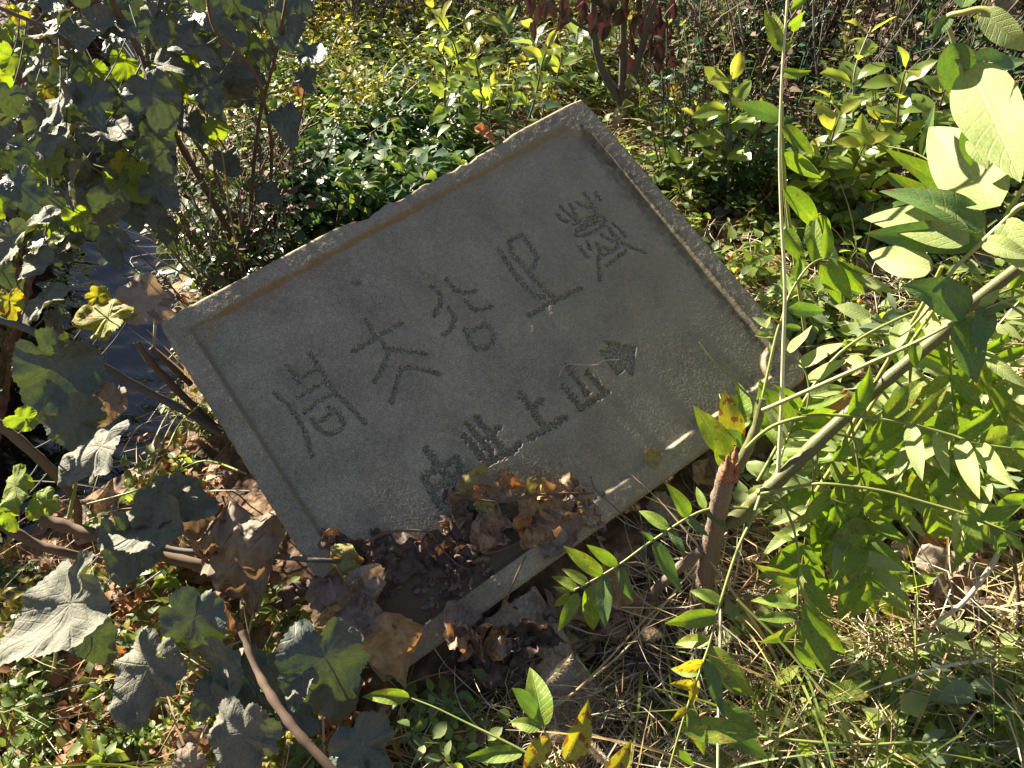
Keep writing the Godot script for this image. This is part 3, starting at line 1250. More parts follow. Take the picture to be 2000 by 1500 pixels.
	t = pinnate_textures(15, Color(0.33, 0.41, 0.16), Color(0.43, 0.50, 0.22), Color(0.40, 0.26, 0.12), -0.2, Color(0.42, 0.44, 0.15), -0.2)
	tex_leaf("ailanthus_pale", t[0], t[1], 0.36, Color(0.95, 1.0, 0.3), 0.55, 0.4, 0.12)
	# dry leaves
	var dry := [["dry_brown", Color(0.36, 0.25, 0.165), Color(0.38, 0.26, 0.18), Color(0.17, 0.11, 0.08)], ["dry_grey", Color(0.33, 0.28, 0.22), Color(0.42, 0.36, 0.28), Color(0.22, 0.17, 0.13)], ["dry_tan", Color(0.42, 0.29, 0.15), Color(0.48, 0.35, 0.2), Color(0.30, 0.19, 0.10)],
		["dry_plum", Color(0.27, 0.205, 0.17), Color(0.36, 0.28, 0.235), Color(0.17, 0.12, 0.095)], ["dry_dark", Color(0.14, 0.10, 0.085), Color(0.20, 0.145, 0.12), Color(0.08, 0.055, 0.045)], ["dry_orange", Color(0.44, 0.24, 0.10), Color(0.48, 0.28, 0.12), Color(0.22, 0.10, 0.05)], ["half_green", Color(0.34, 0.36, 0.12), Color(0.42, 0.44, 0.2), Color(0.34, 0.20, 0.07)]]
	for i in dry.size():
		t = pinnate_textures(30 + i, dry[i][1], dry[i][2], dry[i][3], 0.25, dry[i][3], 0.0)
		tex_leaf(dry[i][0], t[0], t[1], 0.24, Color(1.0, 0.7, 0.35), 0.75, 0.35, 0.15)


# ---------------------------------------------------------------- ground cover nobody could count
func build_cover() -> void:
	var pointed := [sprig(1, 18, 0.030, 0.085, 0.05, w_pointed).mesh(), sprig(2, 15, 0.034, 0.07, 0.06, w_pointed).mesh(), sprig(3, 21, 0.026, 0.10, 0.05, w_oval).mesh()]
	var dense := [sprig(4, 18, 0.048, 0.13, 0.06, w_pointed).mesh(), sprig(5, 15, 0.055, 0.11, 0.07, w_pointed).mesh()]
	var tiny := [sprig(6, 27, 0.019, 0.13, 0.05, w_oval).mesh(), sprig(7, 24, 0.022, 0.10, 0.06, w_pointed).mesh(), sprig(8, 24, 0.017, 0.16, 0.04, w_willow).mesh()]
	var broad := [sprig(9, 12, 0.062, 0.10, 0.07, w_oval).mesh(), sprig(10, 10, 0.070, 0.08, 0.08, w_willow).mesh(), sprig(11, 12, 0.05, 0.12, 0.07, w_pointed).mesh()]
	var o := mass("low_weeds", "yellow-green small-leaved weeds carpeting the bank around the tipped slab", "ground cover")
	var lower_left := [[-500, 1000, 420, 1900, 480], [380, 1180, 760, 1700, 120], [230, 600, 560, 1000, 140], [330, 850, 560, 1100, 50]]
	share_out(o, "weed", pointed, [mats.cover_lime, mats.cover_yellow, mats.cover_green, mats.cover_rust, mats.cover_green], sow(lower_left, 0.5, 0.5, 1.05))
	share_out(o, "weed", pointed, [mats.cover_green, mats.cover_lime, mats.cover_pale], sow([[1250, 1250, 2500, 1900, 120], [1180, 220, 1420, 420, 30], [1260, 330, 1620, 700, 110], [1500, 400, 2500, 950, 150], [640, 1380, 1000, 1900, 60]], 0.5, 0.7, 1.2))
	o = mass("shaded_weeds", "dark green pointed weeds in the shade behind the upper edge of the slab", "ground cover")
	share_out(o, "weed", dense, [mats.cover_dark, mats.cover_dark, mats.cover_green], sow([[660, 230, 930, 460, 130], [560, 330, 700, 480, 30], [300, 400, 520, 620, 16]], 0.4, 0.8, 1.2))
	o = mass("sunlit_weeds", "sunlit pale yellow-green weeds on the slope above the slab", "ground cover")
	share_out(o, "weed", [tiny[0], tiny[1], pointed[1], pointed[2]], [mats.cover_lime, mats.cover_green, mats.cover_olive, mats.cover_pale, mats.cover_dark, mats.cover_yellow], sow([[480, 60, 900, 280, 400], [400, 60, 620, 330, 110], [-700, -300, 500, 450, 500], [880, -100, 1250, 250, 200]], 0.4, 0.9, 1.5))
	o = mass("undergrowth", "dark small-leaved undergrowth and twigs at the top of the slope", "ground cover")
	share_out(o, "weed", tiny, [mats.cover_dark, mats.cover_olive, mats.bark_brown, mats.glossy_dark], sow([[1200, -350, 2700, 130, 560], [-700, -400, 1250, 40, 500], [-500, 250, 200, 900, 260], [270, 300, 620, 640, 110], [1300, 100, 2400, 420, 300]], 0.5, 1.2, 2.2))
	o = mass("broad_weeds", "grey-green broad-leaved weeds under the sapling beside the slab", "ground cover")
	share_out(o, "weed", broad, [mats.cover_sage, mats.cover_pale, mats.cover_lime, mats.cover_pale], sow([[1540, 560, 2300, 950, 80], [1500, 850, 1900, 1020, 50], [1560, 1330, 2400, 1700, 60], [2000, 1000, 2400, 1400, 20]], 0.5, 0.7, 1.15))
	# dry grass, in tangles
	var tangles := []
	for s in 4:
		var r := RandomNumberGenerator.new()
		r.seed = 200 + s
		var m := MB.new()
		for k in 16:
			var a := r.randf() * TAU
			var l := r.randf_range(0.05, 0.2)
			var c := Vector3(r.randf_range(-0.07, 0.07), 0.004, r.randf_range(-0.07, 0.07))
			var d := Vector3(cos(a), 0, sin(a))
			var side := Vector3(-d.z, 0, d.x)
			var bow := r.randf_range(-0.09, 0.09)
			var lift := r.randf_range(0.0, 0.05)
			var p := spline([c, c + d * l * 0.5 + side * bow + Vector3.UP * lift, c + d * l + Vector3.UP * r.randf_range(0.0, 0.03)], 4)
			var rr := PackedFloat32Array()
			for i in p.size():
				rr.append(r.randf_range(0.0004, 0.0011))
			m.tube(p, rr, 3)
		tangles.append(m.mesh())
	o = mass("dry_grass", "tangled dry straw and rust-coloured grass lying on the soil", "dry grass")
	share_out(o, "straw", tangles, [mats.straw, mats.straw_pale, mats.straw_rust, mats.straw_pale], sow([[330, 800, 640, 1150, 110], [-400, 1000, 800, 1800, 50], [1050, 850, 1500, 1250, 60], [1200, 1150, 2400, 1800, 210], [1000, 60, 1400, 320, 70], [1300, 300, 2300, 900, 90], [300, 300, 640, 600, 45], [480, 0, 900, 200, 60], [900, 1250, 1300, 1700, 110]], 0.25, 0.8, 1.3, 0.0, false, 0.16))
	# leaf litter
	var bits := []
	for s in 6:
		bits.append(crumpled(300 + s, rng.randf_range(-5, 5), 0.25, 9, 7, s % 2).mesh())
	o = mass("leaf_litter", "small brown curled fallen leaves strewn over the ground", "leaf litter")
	var lt := sow([[-300, 1000, 2300, 1700, 700], [1050, 850, 1500, 1300, 160], [1300, 250, 2300, 1000, 700], [1000, 0, 2200, 420, 800], [500, 0, 900, 120, 160], [280, 300, 640, 700, 160], [1450, 1000, 2150, 1400, 700], [1100, 900, 1500, 1450, 380], [-300, 1000, 800, 1700, 250]], 0.6, 0.045, 0.12, -0.006, true)
	share_out(o, "fallen_leaf", bits, [mats.dry_brown, mats.dry_grey, mats.dry_tan, mats.dry_dark, mats.dry_plum], lt)
	# crumbled leaf bits and grit caught on the slab's low corner
	var caught := []
	for z in [[640, 1050, 960, 1190, 150], [860, 960, 1190, 1060, 110], [620, 1040, 760, 1110, 50], [900, 1150, 1090, 1330, 70]]:
		for k in z[4]:
			var p := on_slab(rng.randf_range(z[0], z[2]), rng.randf_range(z[1], z[3]), 0.003)
			var bb := Basis(sn, rng.randf() * TAU) * Basis(sx, -sy, sn) * Basis(Vector3.RIGHT, PI * 0.5)
			bb = bb * Basis(Vector3(rng.randf_range(-1, 1), 0, rng.randf_range(-1, 1)).normalized(), rng.randf() * 0.9)
			caught.append(Transform3D(bb.scaled_local(Vector3.ONE * rng.randf_range(0.008, 0.032)), p))
	o = mass("crumbled_litter", "dark crumbled leaf bits caught on the slab's muddy low corner", "leaf litter")
	share_out(o, "crumb", bits, [mats.dry_brown, mats.dry_dark, mats.dry_dark, mats.dry_plum], caught)
	# upright wiry grass
	var tuft := []
	for s in 3:
		var r := RandomNumberGenerator.new()
		r.seed = 400 + s
		var m := MB.new()
		for k in 9:
			var a := r.randf() * TAU
			var l := r.randf_range(0.10, 0.28)
			var out := Vector3(cos(a), 0, sin(a)) * r.randf_range(0.2, 0.9) * l
			var lf := blade(7, 3, func(u): return 0.008 * (1.0 - u * u) + 0.001, 0.3, r.randf_range(0.3, 0.8), 0.0, 0.0)
			m.add(lf, leaf_xf(Vector3(r.randf_range(-0.02, 0.02), 0, r.randf_range(-0.02, 0.02)), out + Vector3.UP * l, Vector3.UP * 0.6 + Vector3(cos(a), 0, sin(a)) * -1.0))
		tuft.append(m.mesh())
	o = mass("grass_tufts", "thin green and straw-coloured grass blades among the weeds", "grass")
	share_out(o, "tuft", tuft, [mats.grass_green, mats.straw, mats.grass_lime, mats.straw_pale], sow([[1400, 1150, 2200, 1700, 45], [-400, 950, 700, 1800, 18], [1200, 1250, 2300, 1800, 70], [300, 700, 600, 1050, 30], [480, 60, 1000, 330, 90], [1400, 500, 2200, 900, 40], [300, 1450, 700, 1700, 15]], 0.4, 0.6, 1.2, 0.0, false, 0.14))
	# bare twigs of the thicket
	var tw := []
	for s in 4:
		var r := RandomNumberGenerator.new()
		r.seed = 500 + s
		var m := MB.new()
		for k in 5:
			var a := r.randf() * TAU
			var top := Vector3(cos(a) * r.randf_range(0.05, 0.3), r.randf_range(0.25, 0.6), sin(a) * r.randf_range(0.05, 0.3))
			var p := spline([Vector3.ZERO, top * 0.5 + Vector3(r.randf_range(-0.04, 0.04), 0, r.randf_range(-0.04, 0.04)), top], 5)
			var rr := PackedFloat32Array()
			for i in p.size():
				rr.append(lerpf(0.0035, 0.001, float(i) / p.size()))
			m.tube(p, rr, 4)
			for q in 3:
				var b0 := p[r.randi_range(3, p.size() - 2)]
				var b1 := b0 + Vector3(r.randf_range(-0.12, 0.12), r.randf_range(0.02, 0.15), r.randf_range(-0.12, 0.12))
				m.tube(PackedVector3Array([b0, (b0 + b1) * 0.5 + Vector3(0.01, 0.01, 0), b1]), PackedFloat32Array([0.0015, 0.001, 0.0006]), 3)
		tw.append(m.mesh())
	o = mass("thicket_twigs", "bare grey and brown twigs tangled in the thicket up the slope", "twigs")
	share_out(o, "twig", tw, [mats.twig_grey, mats.bark_brown, mats.bark_grey, mats.bark_brown], sow([[1280, -350, 2600, 260, 260], [-600, -350, 1000, 60, 150], [560, 0, 900, 90, 40], [150, 300, 560, 620, 26]], 0.5, 0.6, 1.2))
	# tiny white flower sprays
	var fm := MB.new()
	for k in 7:
		var c := Vector3(rng.randf_range(-0.014, 0.014), rng.randf_range(0.12, 0.15), rng.randf_range(-0.014, 0.014))
		for q in 4:
			var a := TAU * q / 4.0
			fm.add(blade(3, 3, w_oval, 0.2, 0.2, 0, 0), leaf_xf(c, c + Vector3(cos(a), 0.3, sin(a)) * 0.0035, Vector3.UP, 1.6))
	o = mass("white_flowers", "tiny white flower sprays dotted over the dark weeds", "flowers")
	scatter(o, "spray", fm.mesh(), mats.petal_white, sow([[660, 240, 930, 440, 70]], 0.4, 0.8, 1.1))


# ---------------------------------------------------------------- shrubs up the slope
func shrub(label: String, stems: Array, llen: float, tones: Array, smat: Material, gap := 0.034, from_t := 0.25) -> void:
	var o := thing("evergreen_shrub", label, "shrub", "glossy-leaved young shrubs on the slope")
	var lm := []
	for k in 4:
		lm.append(blade(9, 5, w_oval, 0.28, 0.12 + 0.1 * k, 0.12, k * 1.7).mesh())
	var ml := []
	for q in tones:
		ml.append(mats[q])
	for s in stems:                        # foot x, y, then the line of the stem upward
		var base := up(s[0], s[1], -0.01)
		var p := [base]
		for i in range(2, s.size(), 2):
			p.append(rise(base, s[i], s[i + 1], rng.randf_range(-0.03, 0.03)))
		part("stem", stem_mesh(p, 0.0042, 0.0013, 6, 6), smat, o)
		leafy_stem(o, p, lm, ml, llen * 1.3, from_t, gap * 1.1, 0.55)


func build_shrubs() -> void:
	var dk := ["glossy_dark", "glossy_dark", "glossy_mid", "glossy_bright", "glossy_yellow"]
	var br := ["glossy_mid", "glossy_mid", "glossy_bright", "glossy_bright", "glossy_yellow"]
	shrub("tall glossy shrub with lime shoot tips behind the slab's upper edge", [[905, 300, 898, 220, 893, 105, 846, 14], [930, 300, 940, 200, 925, 100, 905, 40], [900, 300, 870, 210, 872, 130, 850, 90]], 0.055, br, mats.bark_grey)
	shrub("dark glossy shrub right above the slab's upper edge, left of the wine-leaved tree", [[985, 310, 990, 230, 1010, 160], [1000, 310, 1040, 210, 1060, 120, 1075, 80], [960, 300, 955, 240, 965, 170], [1040, 250, 1085, 160, 1100, 90]], 0.055, dk, mats.bark_grey)
	shrub("bright upright shrub between the wine-leaved tree and the tall pale stem", [[1424, 410, 1422, 320, 1424, 245, 1430, 140], [1440, 400, 1470, 300, 1490, 220], [1415, 400, 1385, 300, 1375, 230]], 0.066, br, mats.bark_grey, 0.036, 0.32)
	shrub("low dark glossy shrub touching the slab's right edge near its top corner", [[1350, 400, 1345, 360, 1330, 320], [1360, 405, 1375, 365, 1390, 330], [1270, 300, 1285, 260, 1290, 225], [1320, 350, 1310, 310, 1300, 275]], 0.055, ["glossy_dark", "glossy_dark", "glossy_mid"], mats.bark_grey, 0.024, 0.1)
	shrub("thin shrub with a single tall leafy shoot under the top of the frame's bushes", [[1660, 330, 1667, 210, 1671, 133, 1702, 52], [1640, 340, 1610, 270, 1640, 200]], 0.072, br, mats.twig_grey, 0.045, 0.45)
	shrub("broad lime-green shrub right of the tall pale stem", [[1630, 430, 1612, 340, 1625, 270, 1640, 225], [1650, 430, 1660, 350, 1690, 280], [1620, 420, 1590, 350, 1570, 300], [1640, 430, 1600, 400, 1570, 380]], 0.066, br, mats.bark_grey, 0.034, 0.2)
	shrub("glossy shrub with lime tips half hidden by the big pale leaves", [[1745, 400, 1750, 280, 1758, 182, 1776, 115], [1760, 400, 1790, 300, 1830, 220, 1850, 160], [1720, 390, 1700, 300, 1720, 230]], 0.066, br, mats.bark_brown, 0.034, 0.3)
	shrub("small shrub with coppery new leaves beside the wine-leaved tree's foot", [[1330, 290, 1322, 230, 1312, 165], [1340, 290, 1360, 240, 1375, 200]], 0.046, ["glossy_mid", "glossy_bright", "glossy_yellow", "cover_rust"], mats.stem_red, 0.034, 0.3)
	shrub("shaded shrub below the big pale leaves at the slope's right end", [[1800, 480, 1790, 420, 1760, 370], [1840, 480, 1850, 400, 1880, 340], [1900, 460, 1930, 380, 1960, 320], [1700, 470, 1690, 420, 1700, 370]], 0.06, ["glossy_dark", "glossy_mid", "glossy_bright"], mats.bark_brown, 0.032, 0.15)
	shrub("grey-leaved shrub at the very top of the slope, right of the dark thicket", [[1900, 200, 1890, 120, 1900, 60], [1860, 190, 1840, 120, 1820, 50], [1800, 150, 1790, 90, 1760, 30]], 0.05, ["cover_sage", "glossy_dark", "glossy_mid"], mats.bark_brown, 0.03, 0.2)
	shrub("dusty dark shrub at the top of the slope straight above the bright upright shrub", [[1480, 150, 1470, 90, 1440, 20], [1500, 150, 1520, 80, 1550, 20], [1580, 150, 1600, 90, 1620, 30], [1400, 120, 1390, 60, 1370, 10]], 0.042, ["glossy_dark", "cover_sage", "glossy_dark"], mats.bark_brown, 0.028, 0.2)
	shrub("sunlit vine-leaved shrub behind the wine-leaved tree", [[1060, 170, 1050, 110, 1030, 50], [1100, 170, 1120, 110, 1130, 60], [1150, 170, 1160, 100, 1170, 50], [1010, 150, 1000, 90, 985, 40]], 0.075, ["glossy_mid", "cover_lime", "cover_sage", "glossy_bright"], mats.stem_green, 0.05, 0.2)
	# the small tree with drooping wine-red leaves
	var o := thing("wine_leaved_tree", "small bare-limbed tree with drooping dark wine-red leaves behind the slab's top corner", "tree")
	var b := up(1203, 262, -0.01)
	var f := rise(b, 1216, 205)
	var trunk := part("trunk", stem_mesh([b, rise(b, 1208, 235), f], 0.021, 0.018, 9, 6, 0.2), mats.bark_pale, o)
	var limbs := [[f, rise(b, 1175, 132), rise(b, 1161, 66), rise(b, 1160, 0), rise(b, 1165, -70)], [f, rise(b, 1217, 105), rise(b, 1219, 0), rise(b, 1222, -80)], [f, rise(b, 1245, 122, -0.04), rise(b, 1266, 50, -0.06), rise(b, 1290, -30, -0.08)], [rise(b, 1161, 62), rise(b, 1130, 49, -0.03), rise(b, 1063, 0, -0.06), rise(b, 1010, -40, -0.06)], [rise(b, 1219, 30), rise(b, 1180, 10), rise(b, 1130, -50)]]
	var tips := []
	for i in limbs.size():
		part("limb", stem_mesh(limbs[i], 0.0125 if i < 3 else 0.005, 0.006 if i < 3 else 0.003, 8, 6, 0.15), mats.bark_grey, o)
	var dm := []
	for k in 3:
		dm.append(blade(9, 5, w_willow if k else w_oval, 0.5, 0.35, 0.14, k, 0.6 * (k - 1)).mesh())
	for k in 105:
		var px := 1010.0 + 310.0 * rng.randf()
		var py := rng.randf_range(-90.0, 75.0) if px < 1215.0 else rng.randf_range(-60.0, 110.0)
		if px < 1215.0 and px > 1140.0:
			py = rng.randf_range(-90.0, 35.0)
		var p := rise(b, px, py, rng.randf_range(-0.12, 0.1))
		var l := rng.randf_range(0.045, 0.075)
		part("leaf", dm[k % 3], mats.wine_leaf if rng.randf() < 0.55 else mats.wine_dark, o, leaf_xf(p, p + Vector3(rng.randf_range(-0.4, 0.4), -1.0, rng.randf_range(-0.4, 0.4)).normalized() * l, Vector3(rng.randf_range(-0.6, 0.6), 0.2, 1.0), 1.0))
	# a pale trunk at the far corner
	var pb := up(1990, 150, -0.02)
	o = thing("pale_trunk", "pale slim trunk rising at the top right behind the pale leaves", "tree")
	part("trunk", stem_mesh([pb, rise(pb, 1975, 60), rise(pb, 1955, -20), rise(pb, 1930, -200)], 0.026, 0.02, 9, 6, 0.2), mats.bark_pale, o)
	part("limb", stem_mesh([rise(pb, 1960, 10), rise(pb, 1990, -60, 0.1), rise(pb, 2030, -160, 0.2)], 0.012, 0.006, 7, 6), mats.bark_pale, o)


# ---------------------------------------------------------------- broad-leaved mulberries on the brook side
func build_mulberries() -> void:
	var meshes := []
	for k in 7:
		meshes.append(round_leaf(40 + k, 0.03 if k < 5 else 0.13).mesh())
	var ml := [mats.mulberry_grey, mats.mulberry_green, mats.mulberry_yellow, mats.mulberry_lime, mats.mulberry_dry]
	# the big bush over the brook
	var o := thing("mulberry_bush", "big broad-leaved grey-green bush over the brook, left of the weedy slope", "bush")
	stem_points.clear()
	var b := up(488, 560, -0.02)
	stalk(o, "stem", [b, rise(b, 430, 420), rise(b, 340, 260), rise(b, 270, 100), rise(b, 200, -40), rise(b, 150, -200)], 0.0095, 0.004, mats.bark_brown, 8)
	stalk(o, "stem", [b, rise(b, 490, 400, 0.05), rise(b, 505, 240, 0.06), rise(b, 540, 100, 0.06), rise(b, 570, -60)], 0.006, 0.003, mats.bark_brown, 7)
	var b2 := up(440, 560, -0.02)
	stalk(o, "stem", [b2, rise(b2, 380, 470), rise(b2, 300, 410), rise(b2, 190, 330, -0.05), rise(b2, 80, 270, -0.1), rise(b2, -40, 220, -0.1)], 0.008, 0.004, mats.bark_brown, 7)
	stalk(o, "stem", [b2, rise(b2, 330, 380, 0.05), rise(b2, 240, 200, 0.05), rise(b2, 130, 80), rise(b2, 10, 20), rise(b2, -80, -20)], 0.007, 0.003, mats.bark_grey, 7)
	stalk(o, "stem", [b, rise(b, 420, 340, 0.1), rise(b, 300, 160, 0.12), rise(b, 290, 20, 0.1), rise(b, 280, -120)], 0.006, 0.003, mats.bark_grey, 7)
	stalk(o, "stem", [b, rise(b, 530, 330, 0.05), rise(b, 500, 150), rise(b, 420, 60), rise(b, 400, -60)], 0.005, 0.0025, mats.bark_brown, 6)
	var rows := [
		[100, 0, 70, 60, 1.5, 0.5, 1], [95, 62, 100, 150, 1.5, 0.3, 0], [178, 66, 95, 110, 1.5, 0.35, 0], [225, 45, 75, 40, 1.52, 0.9, 1], [385, 95, 105, 20, 1.6, 0.4, 0], [70, 122, 85, 130, 1.5, 0.2, 0], [145, 128, 60, 80, 1.55, 0.9, 1],
		[105, 218, 120, 120, 1.5, 0.2, 0], [187, 208, 100, 75, 1.5, 0.95, 1], [110, 270, 115, 150, 1.5, 0.2, 0], [218, 255, 95, 20, 1.55, 0.3, 0], [305, 208, 135, 70, 1.55, 0.95, 1], [420, 200, 85, 60, 1.7, 0.9, 1], [318, 305, 95, 60, 1.6, 0.95, 1], [142, 360, 110, 110, 1.5, 0.3, 0],
		[40, 372, 90, 60, 1.45, 0.5, 1], [315, 372, 90, 50, 1.65, 0.9, 1], [210, 412, 90, 100, 1.6, 0.95, 1], [224, 488, 78, 80, 1.65, 0.95, 1], [58, 445, 95, 160, 1.45, 0.2, 0], [20, 480, 90, 100, 1.45, 0.4, 0], [245, 320, 75, 30, 1.65, 0.9, 2], [265, 335, 50, 100, 1.65, 0.8, 3], [470, 140, 85, 30, 1.75, 0.95, 1],
		[507, 196, 60, 40, 1.8, 0.9, 1], [560, 242, 80, 80, 1.75, 1.0, 1], [612, 108, 60, 20, 1.7, 0.3, 1], [560, 60, 90, 90, 1.6, 0.95, 1], [530, 380, 55, 40, 1.9, 0.8, 1], [575, 5, 80, 120, 1.6, 0.8, 1], [290, 30, 60, 100, 1.55, 0.3, 0], [310, 60, 70, 60, 1.55, 0.8, 1], [330, 130, 70, 10, 1.6, 0.4, 0],
		[20, 200, 70, 90, 1.5, 0.8, 1], [20, 120, 60, 100, 1.6, 0.9, 3], [50, 300, 70, 100, 1.55, 0.9, 1], [180, 150, 60, 80, 1.6, 0.9, 3], [110, 110, 55, 80, 1.62, 0.95, 2], [410, 30, 80, 40, 1.65, 0.9, 1], [460, 40, 70, 120, 1.7, 0.9, 1], [420, 260, 60, 90, 1.75, 0.95, 3], [380, 250, 60, 60, 1.75, 0.9, 1], [270, 390, 60, 60, 1.7, 0.9, 2],
		[90, 400, 70, 120, 1.55, 0.9, 1], [150, 430, 60, 80, 1.6, 0.9, 3], [10, 540, 60, 60, 1.45, 0.4, 1], [520, 110, 70, 60, 1.75, 1.0, 1], [480, 90, 60, 100, 1.8, 0.9, 3], [350, 190, 55, 120, 1.75, 0.9, 3], [90, 180, 60, 60, 1.65, 0.9, 2], [35, 30, 50, 100, 1.65, 0.9, 2], [240, 130, 60, 120, 1.7, 0.9, 3], [600, 160, 50, 70, 1.85, 1.0, 1], [450, 320, 60, 60, 1.85, 1.0, 1], [150, -20, 90, 70, 1.5, 0.5, 1], [250, -30, 90, 120, 1.55, 0.6, 1], [380, -20, 90, 80, 1.6, 0.8, 1], [490, -20, 90, 60, 1.6, 0.8, 1],
	]
	for r in rows:
		r[2] *= 0.62 if r[6] == 2 else 0.86
		broad_leaf(o, r, meshes, ml, mats.bark_grey)
	for k in 70:
		broad_leaf(o, [rng.randf_range(60, 330), rng.randf_range(180, 470), rng.randf_range(42, 80), rng.randf_range(20, 160), rng.randf_range(1.6, 1.95), rng.randf_range(0.2, 1.0), [0, 1, 1, 1, 3][rng.randi() % 5]], meshes, ml, mats.bark_grey)
	for k in 60:
		broad_leaf(o, [rng.randf_range(280, 480), rng.randf_range(-60, 200), rng.randf_range(42, 80), rng.randf_range(20, 160), rng.randf_range(1.6, 2.1), rng.randf_range(0.5, 1.0), [0, 1, 1, 1, 3][rng.randi() % 5]], meshes, ml, mats.bark_grey)
	for k in 200:
		var x := rng.randf_range(-350, 560)
		var y := rng.randf_range(-260, 520)
		if x * 0.8 + y > 580.0 and x > 200.0:
			continue
		broad_leaf(o, [x, y, rng.randf_range(38, 75), rng.randf_range(20, 160), rng.randf_range(1.66, 2.1), rng.randf_range(0.2, 1.0), [0, 1, 1, 1, 1, 3][rng.randi() % 6]], meshes, ml, mats.bark_grey)
	# the leaning branch over the brook, beside the slab's left corner
	o = thing("mulberry_branch", "leaning mulberry branch with scattered leaves reaching over the brook to the slab's left edge", "branch")
	stem_points.clear()
	stalk(o, "stem", [at(-150, 580, 1.36), at(0, 626, 1.4), at(60, 645, 1.43), at(175, 700, 1.48), at(260, 750, 1.52), at(350, 797, 1.56), at(430, 845, 1.6)], 0.0062, 0.0085, mats.bark_grey, 8, 0.1)
	rows = [[45, 528, 90, 150, 1.45, 0.4, 0], [78, 596, 95, 160, 1.42, 0.35, 0], [18, 600, 60, 90, 1.42, 0.7, 2], [190, 618, 100, 185, 1.46, 0.12, 2], [200, 585, 50, 30, 1.5, 0.6, 2], [300, 592, 135, 10, 1.5, 0.12, 4], [102, 632, 60, 130, 1.46, 0.5, 0], [120, 672, 60, 40, 1.47, 0.7, 0], [52, 700, 65, 170, 1.44, 0.3, 0], [105, 742, 160, 110, 1.4, 0.75, 1], [150, 715, 60, 30, 1.45, 0.9, 3], [205, 795, 85, 120, 1.46, 0.5, 4]]
	for r in rows:
		broad_leaf(o, r, meshes, ml, mats.bark_grey)
	o = thing("mulberry_shoot", "mulberry shoot with two big pale leaves low over the water", "shoot")
	stem_points.clear()
	stalk(o, "stem", [at(-120, 760, 1.3), at(0, 832, 1.34), at(60, 880, 1.36), at(110, 930, 1.4), at(150, 985, 1.45), at(150, 1050, 1.52)], 0.010, 0.007, mats.bark_brown, 8, 0.1)
	stalk(o, "side_stem", [at(150, 920, 1.35), at(145, 960, 1.4), at(135, 1010, 1.48)], 0.003, 0.004, mats.stem_green, 6)
	rows = [[158, 842, 125, 60, 1.37, 0.9, 1], [168, 888, 150, 150, 1.3, 0.35, 0], [38, 820, 62, 170, 1.33, 0.8, 3], [18, 945, 60, 200, 1.33, 0.7, 3], [78, 988, 70, 140, 1.36, 0.6, 3], [15, 1010, 60, 60, 1.33, 0.6, 3]]
	for r in rows:
		broad_leaf(o, r, meshes, ml, mats.bark_grey)
	# the young plants at the photographer's feet, each with its few big downy leaves
	var plants := [
		["young mulberry with one huge downy heart-shaped leaf at the left end of the bank", [100, 1330], [[98, 1212, 245, 140, 1.18, 0.6, 0], [190, 1260, 95, 60, 1.24, 0.9, 1]]],
		["young mulberry with a big grey ragged leaf behind the broken brown branch", [300, 1130], [[285, 1020, 165, 150, 1.34, 0.55, 0], [365, 985, 110, 10, 1.36, 0.5, 0], [250, 1075, 120, 110, 1.36, 0.7, 1]]],
		["young mulberry with a long drooping grey leaf and a ribbed serrated one above it", [360, 1390], [[272, 1338, 190, 115, 1.2, 0.45, 0], [376, 1238, 135, 95, 1.18, 0.75, 1], [325, 1240, 60, 200, 1.22, 0.6, 3]]],
		["young mulberry with folded leaves, half dark, below the crumpled dry leaf", [470, 1420], [[432, 1325, 120, 110, 1.2, 0.4, 0], [480, 1330, 110, 70, 1.21, 1.0, 1], [540, 1330, 90, 60, 1.24, 0.6, 0], [400, 1375, 85, 130, 1.22, 0.9, 1], [500, 1390, 70, 100, 1.24, 0.5, 0]]],
		["young mulberry with a wide dark green leaf under the tan curled leaf", [660, 1440], [[642, 1325, 190, 80, 1.17, 1.0, 1], [580, 1345, 85, 100, 1.16, 0.35, 0], [590, 1400, 80, 40, 1.22, 0.8, 1], [590, 1250, 60, 110, 1.22, 0.5, 0]]],
		["young mulberry with two broad olive leaves cut by the bottom of the view", [470, 1560], [[468, 1470, 175, 95, 1.12, 0.6, 0], [360, 1500, 80, 130, 1.16, 0.7, 4]]],
		["young mulberry with a single dark olive leaf at the bottom, right of the bare twig", [730, 1560], [[722, 1478, 135, 60, 1.14, 0.75, 1], [690, 1510, 80, 130, 1.15, 0.8, 1]]],
	]
	for q in plants:
		o = thing("young_mulberry", q[0], "plant", "young downy-leaved mulberries along the lower bank")
		stem_points.clear()
		var base := up(q[1][0], q[1][1], -0.01)
		var l: Array = q[2][0]
		var neck := at(l[0] + 6, l[1] + 20, l[4] + 0.06)
		stalk(o, "stem", [base, (base + neck) * 0.5 + Vector3(0.01, 0.01, 0), neck], 0.0035, 0.002, mats.stem_olive, 6)
		for r in q[2]:
			broad_leaf(o, r, meshes, ml, mats.stem_olive)


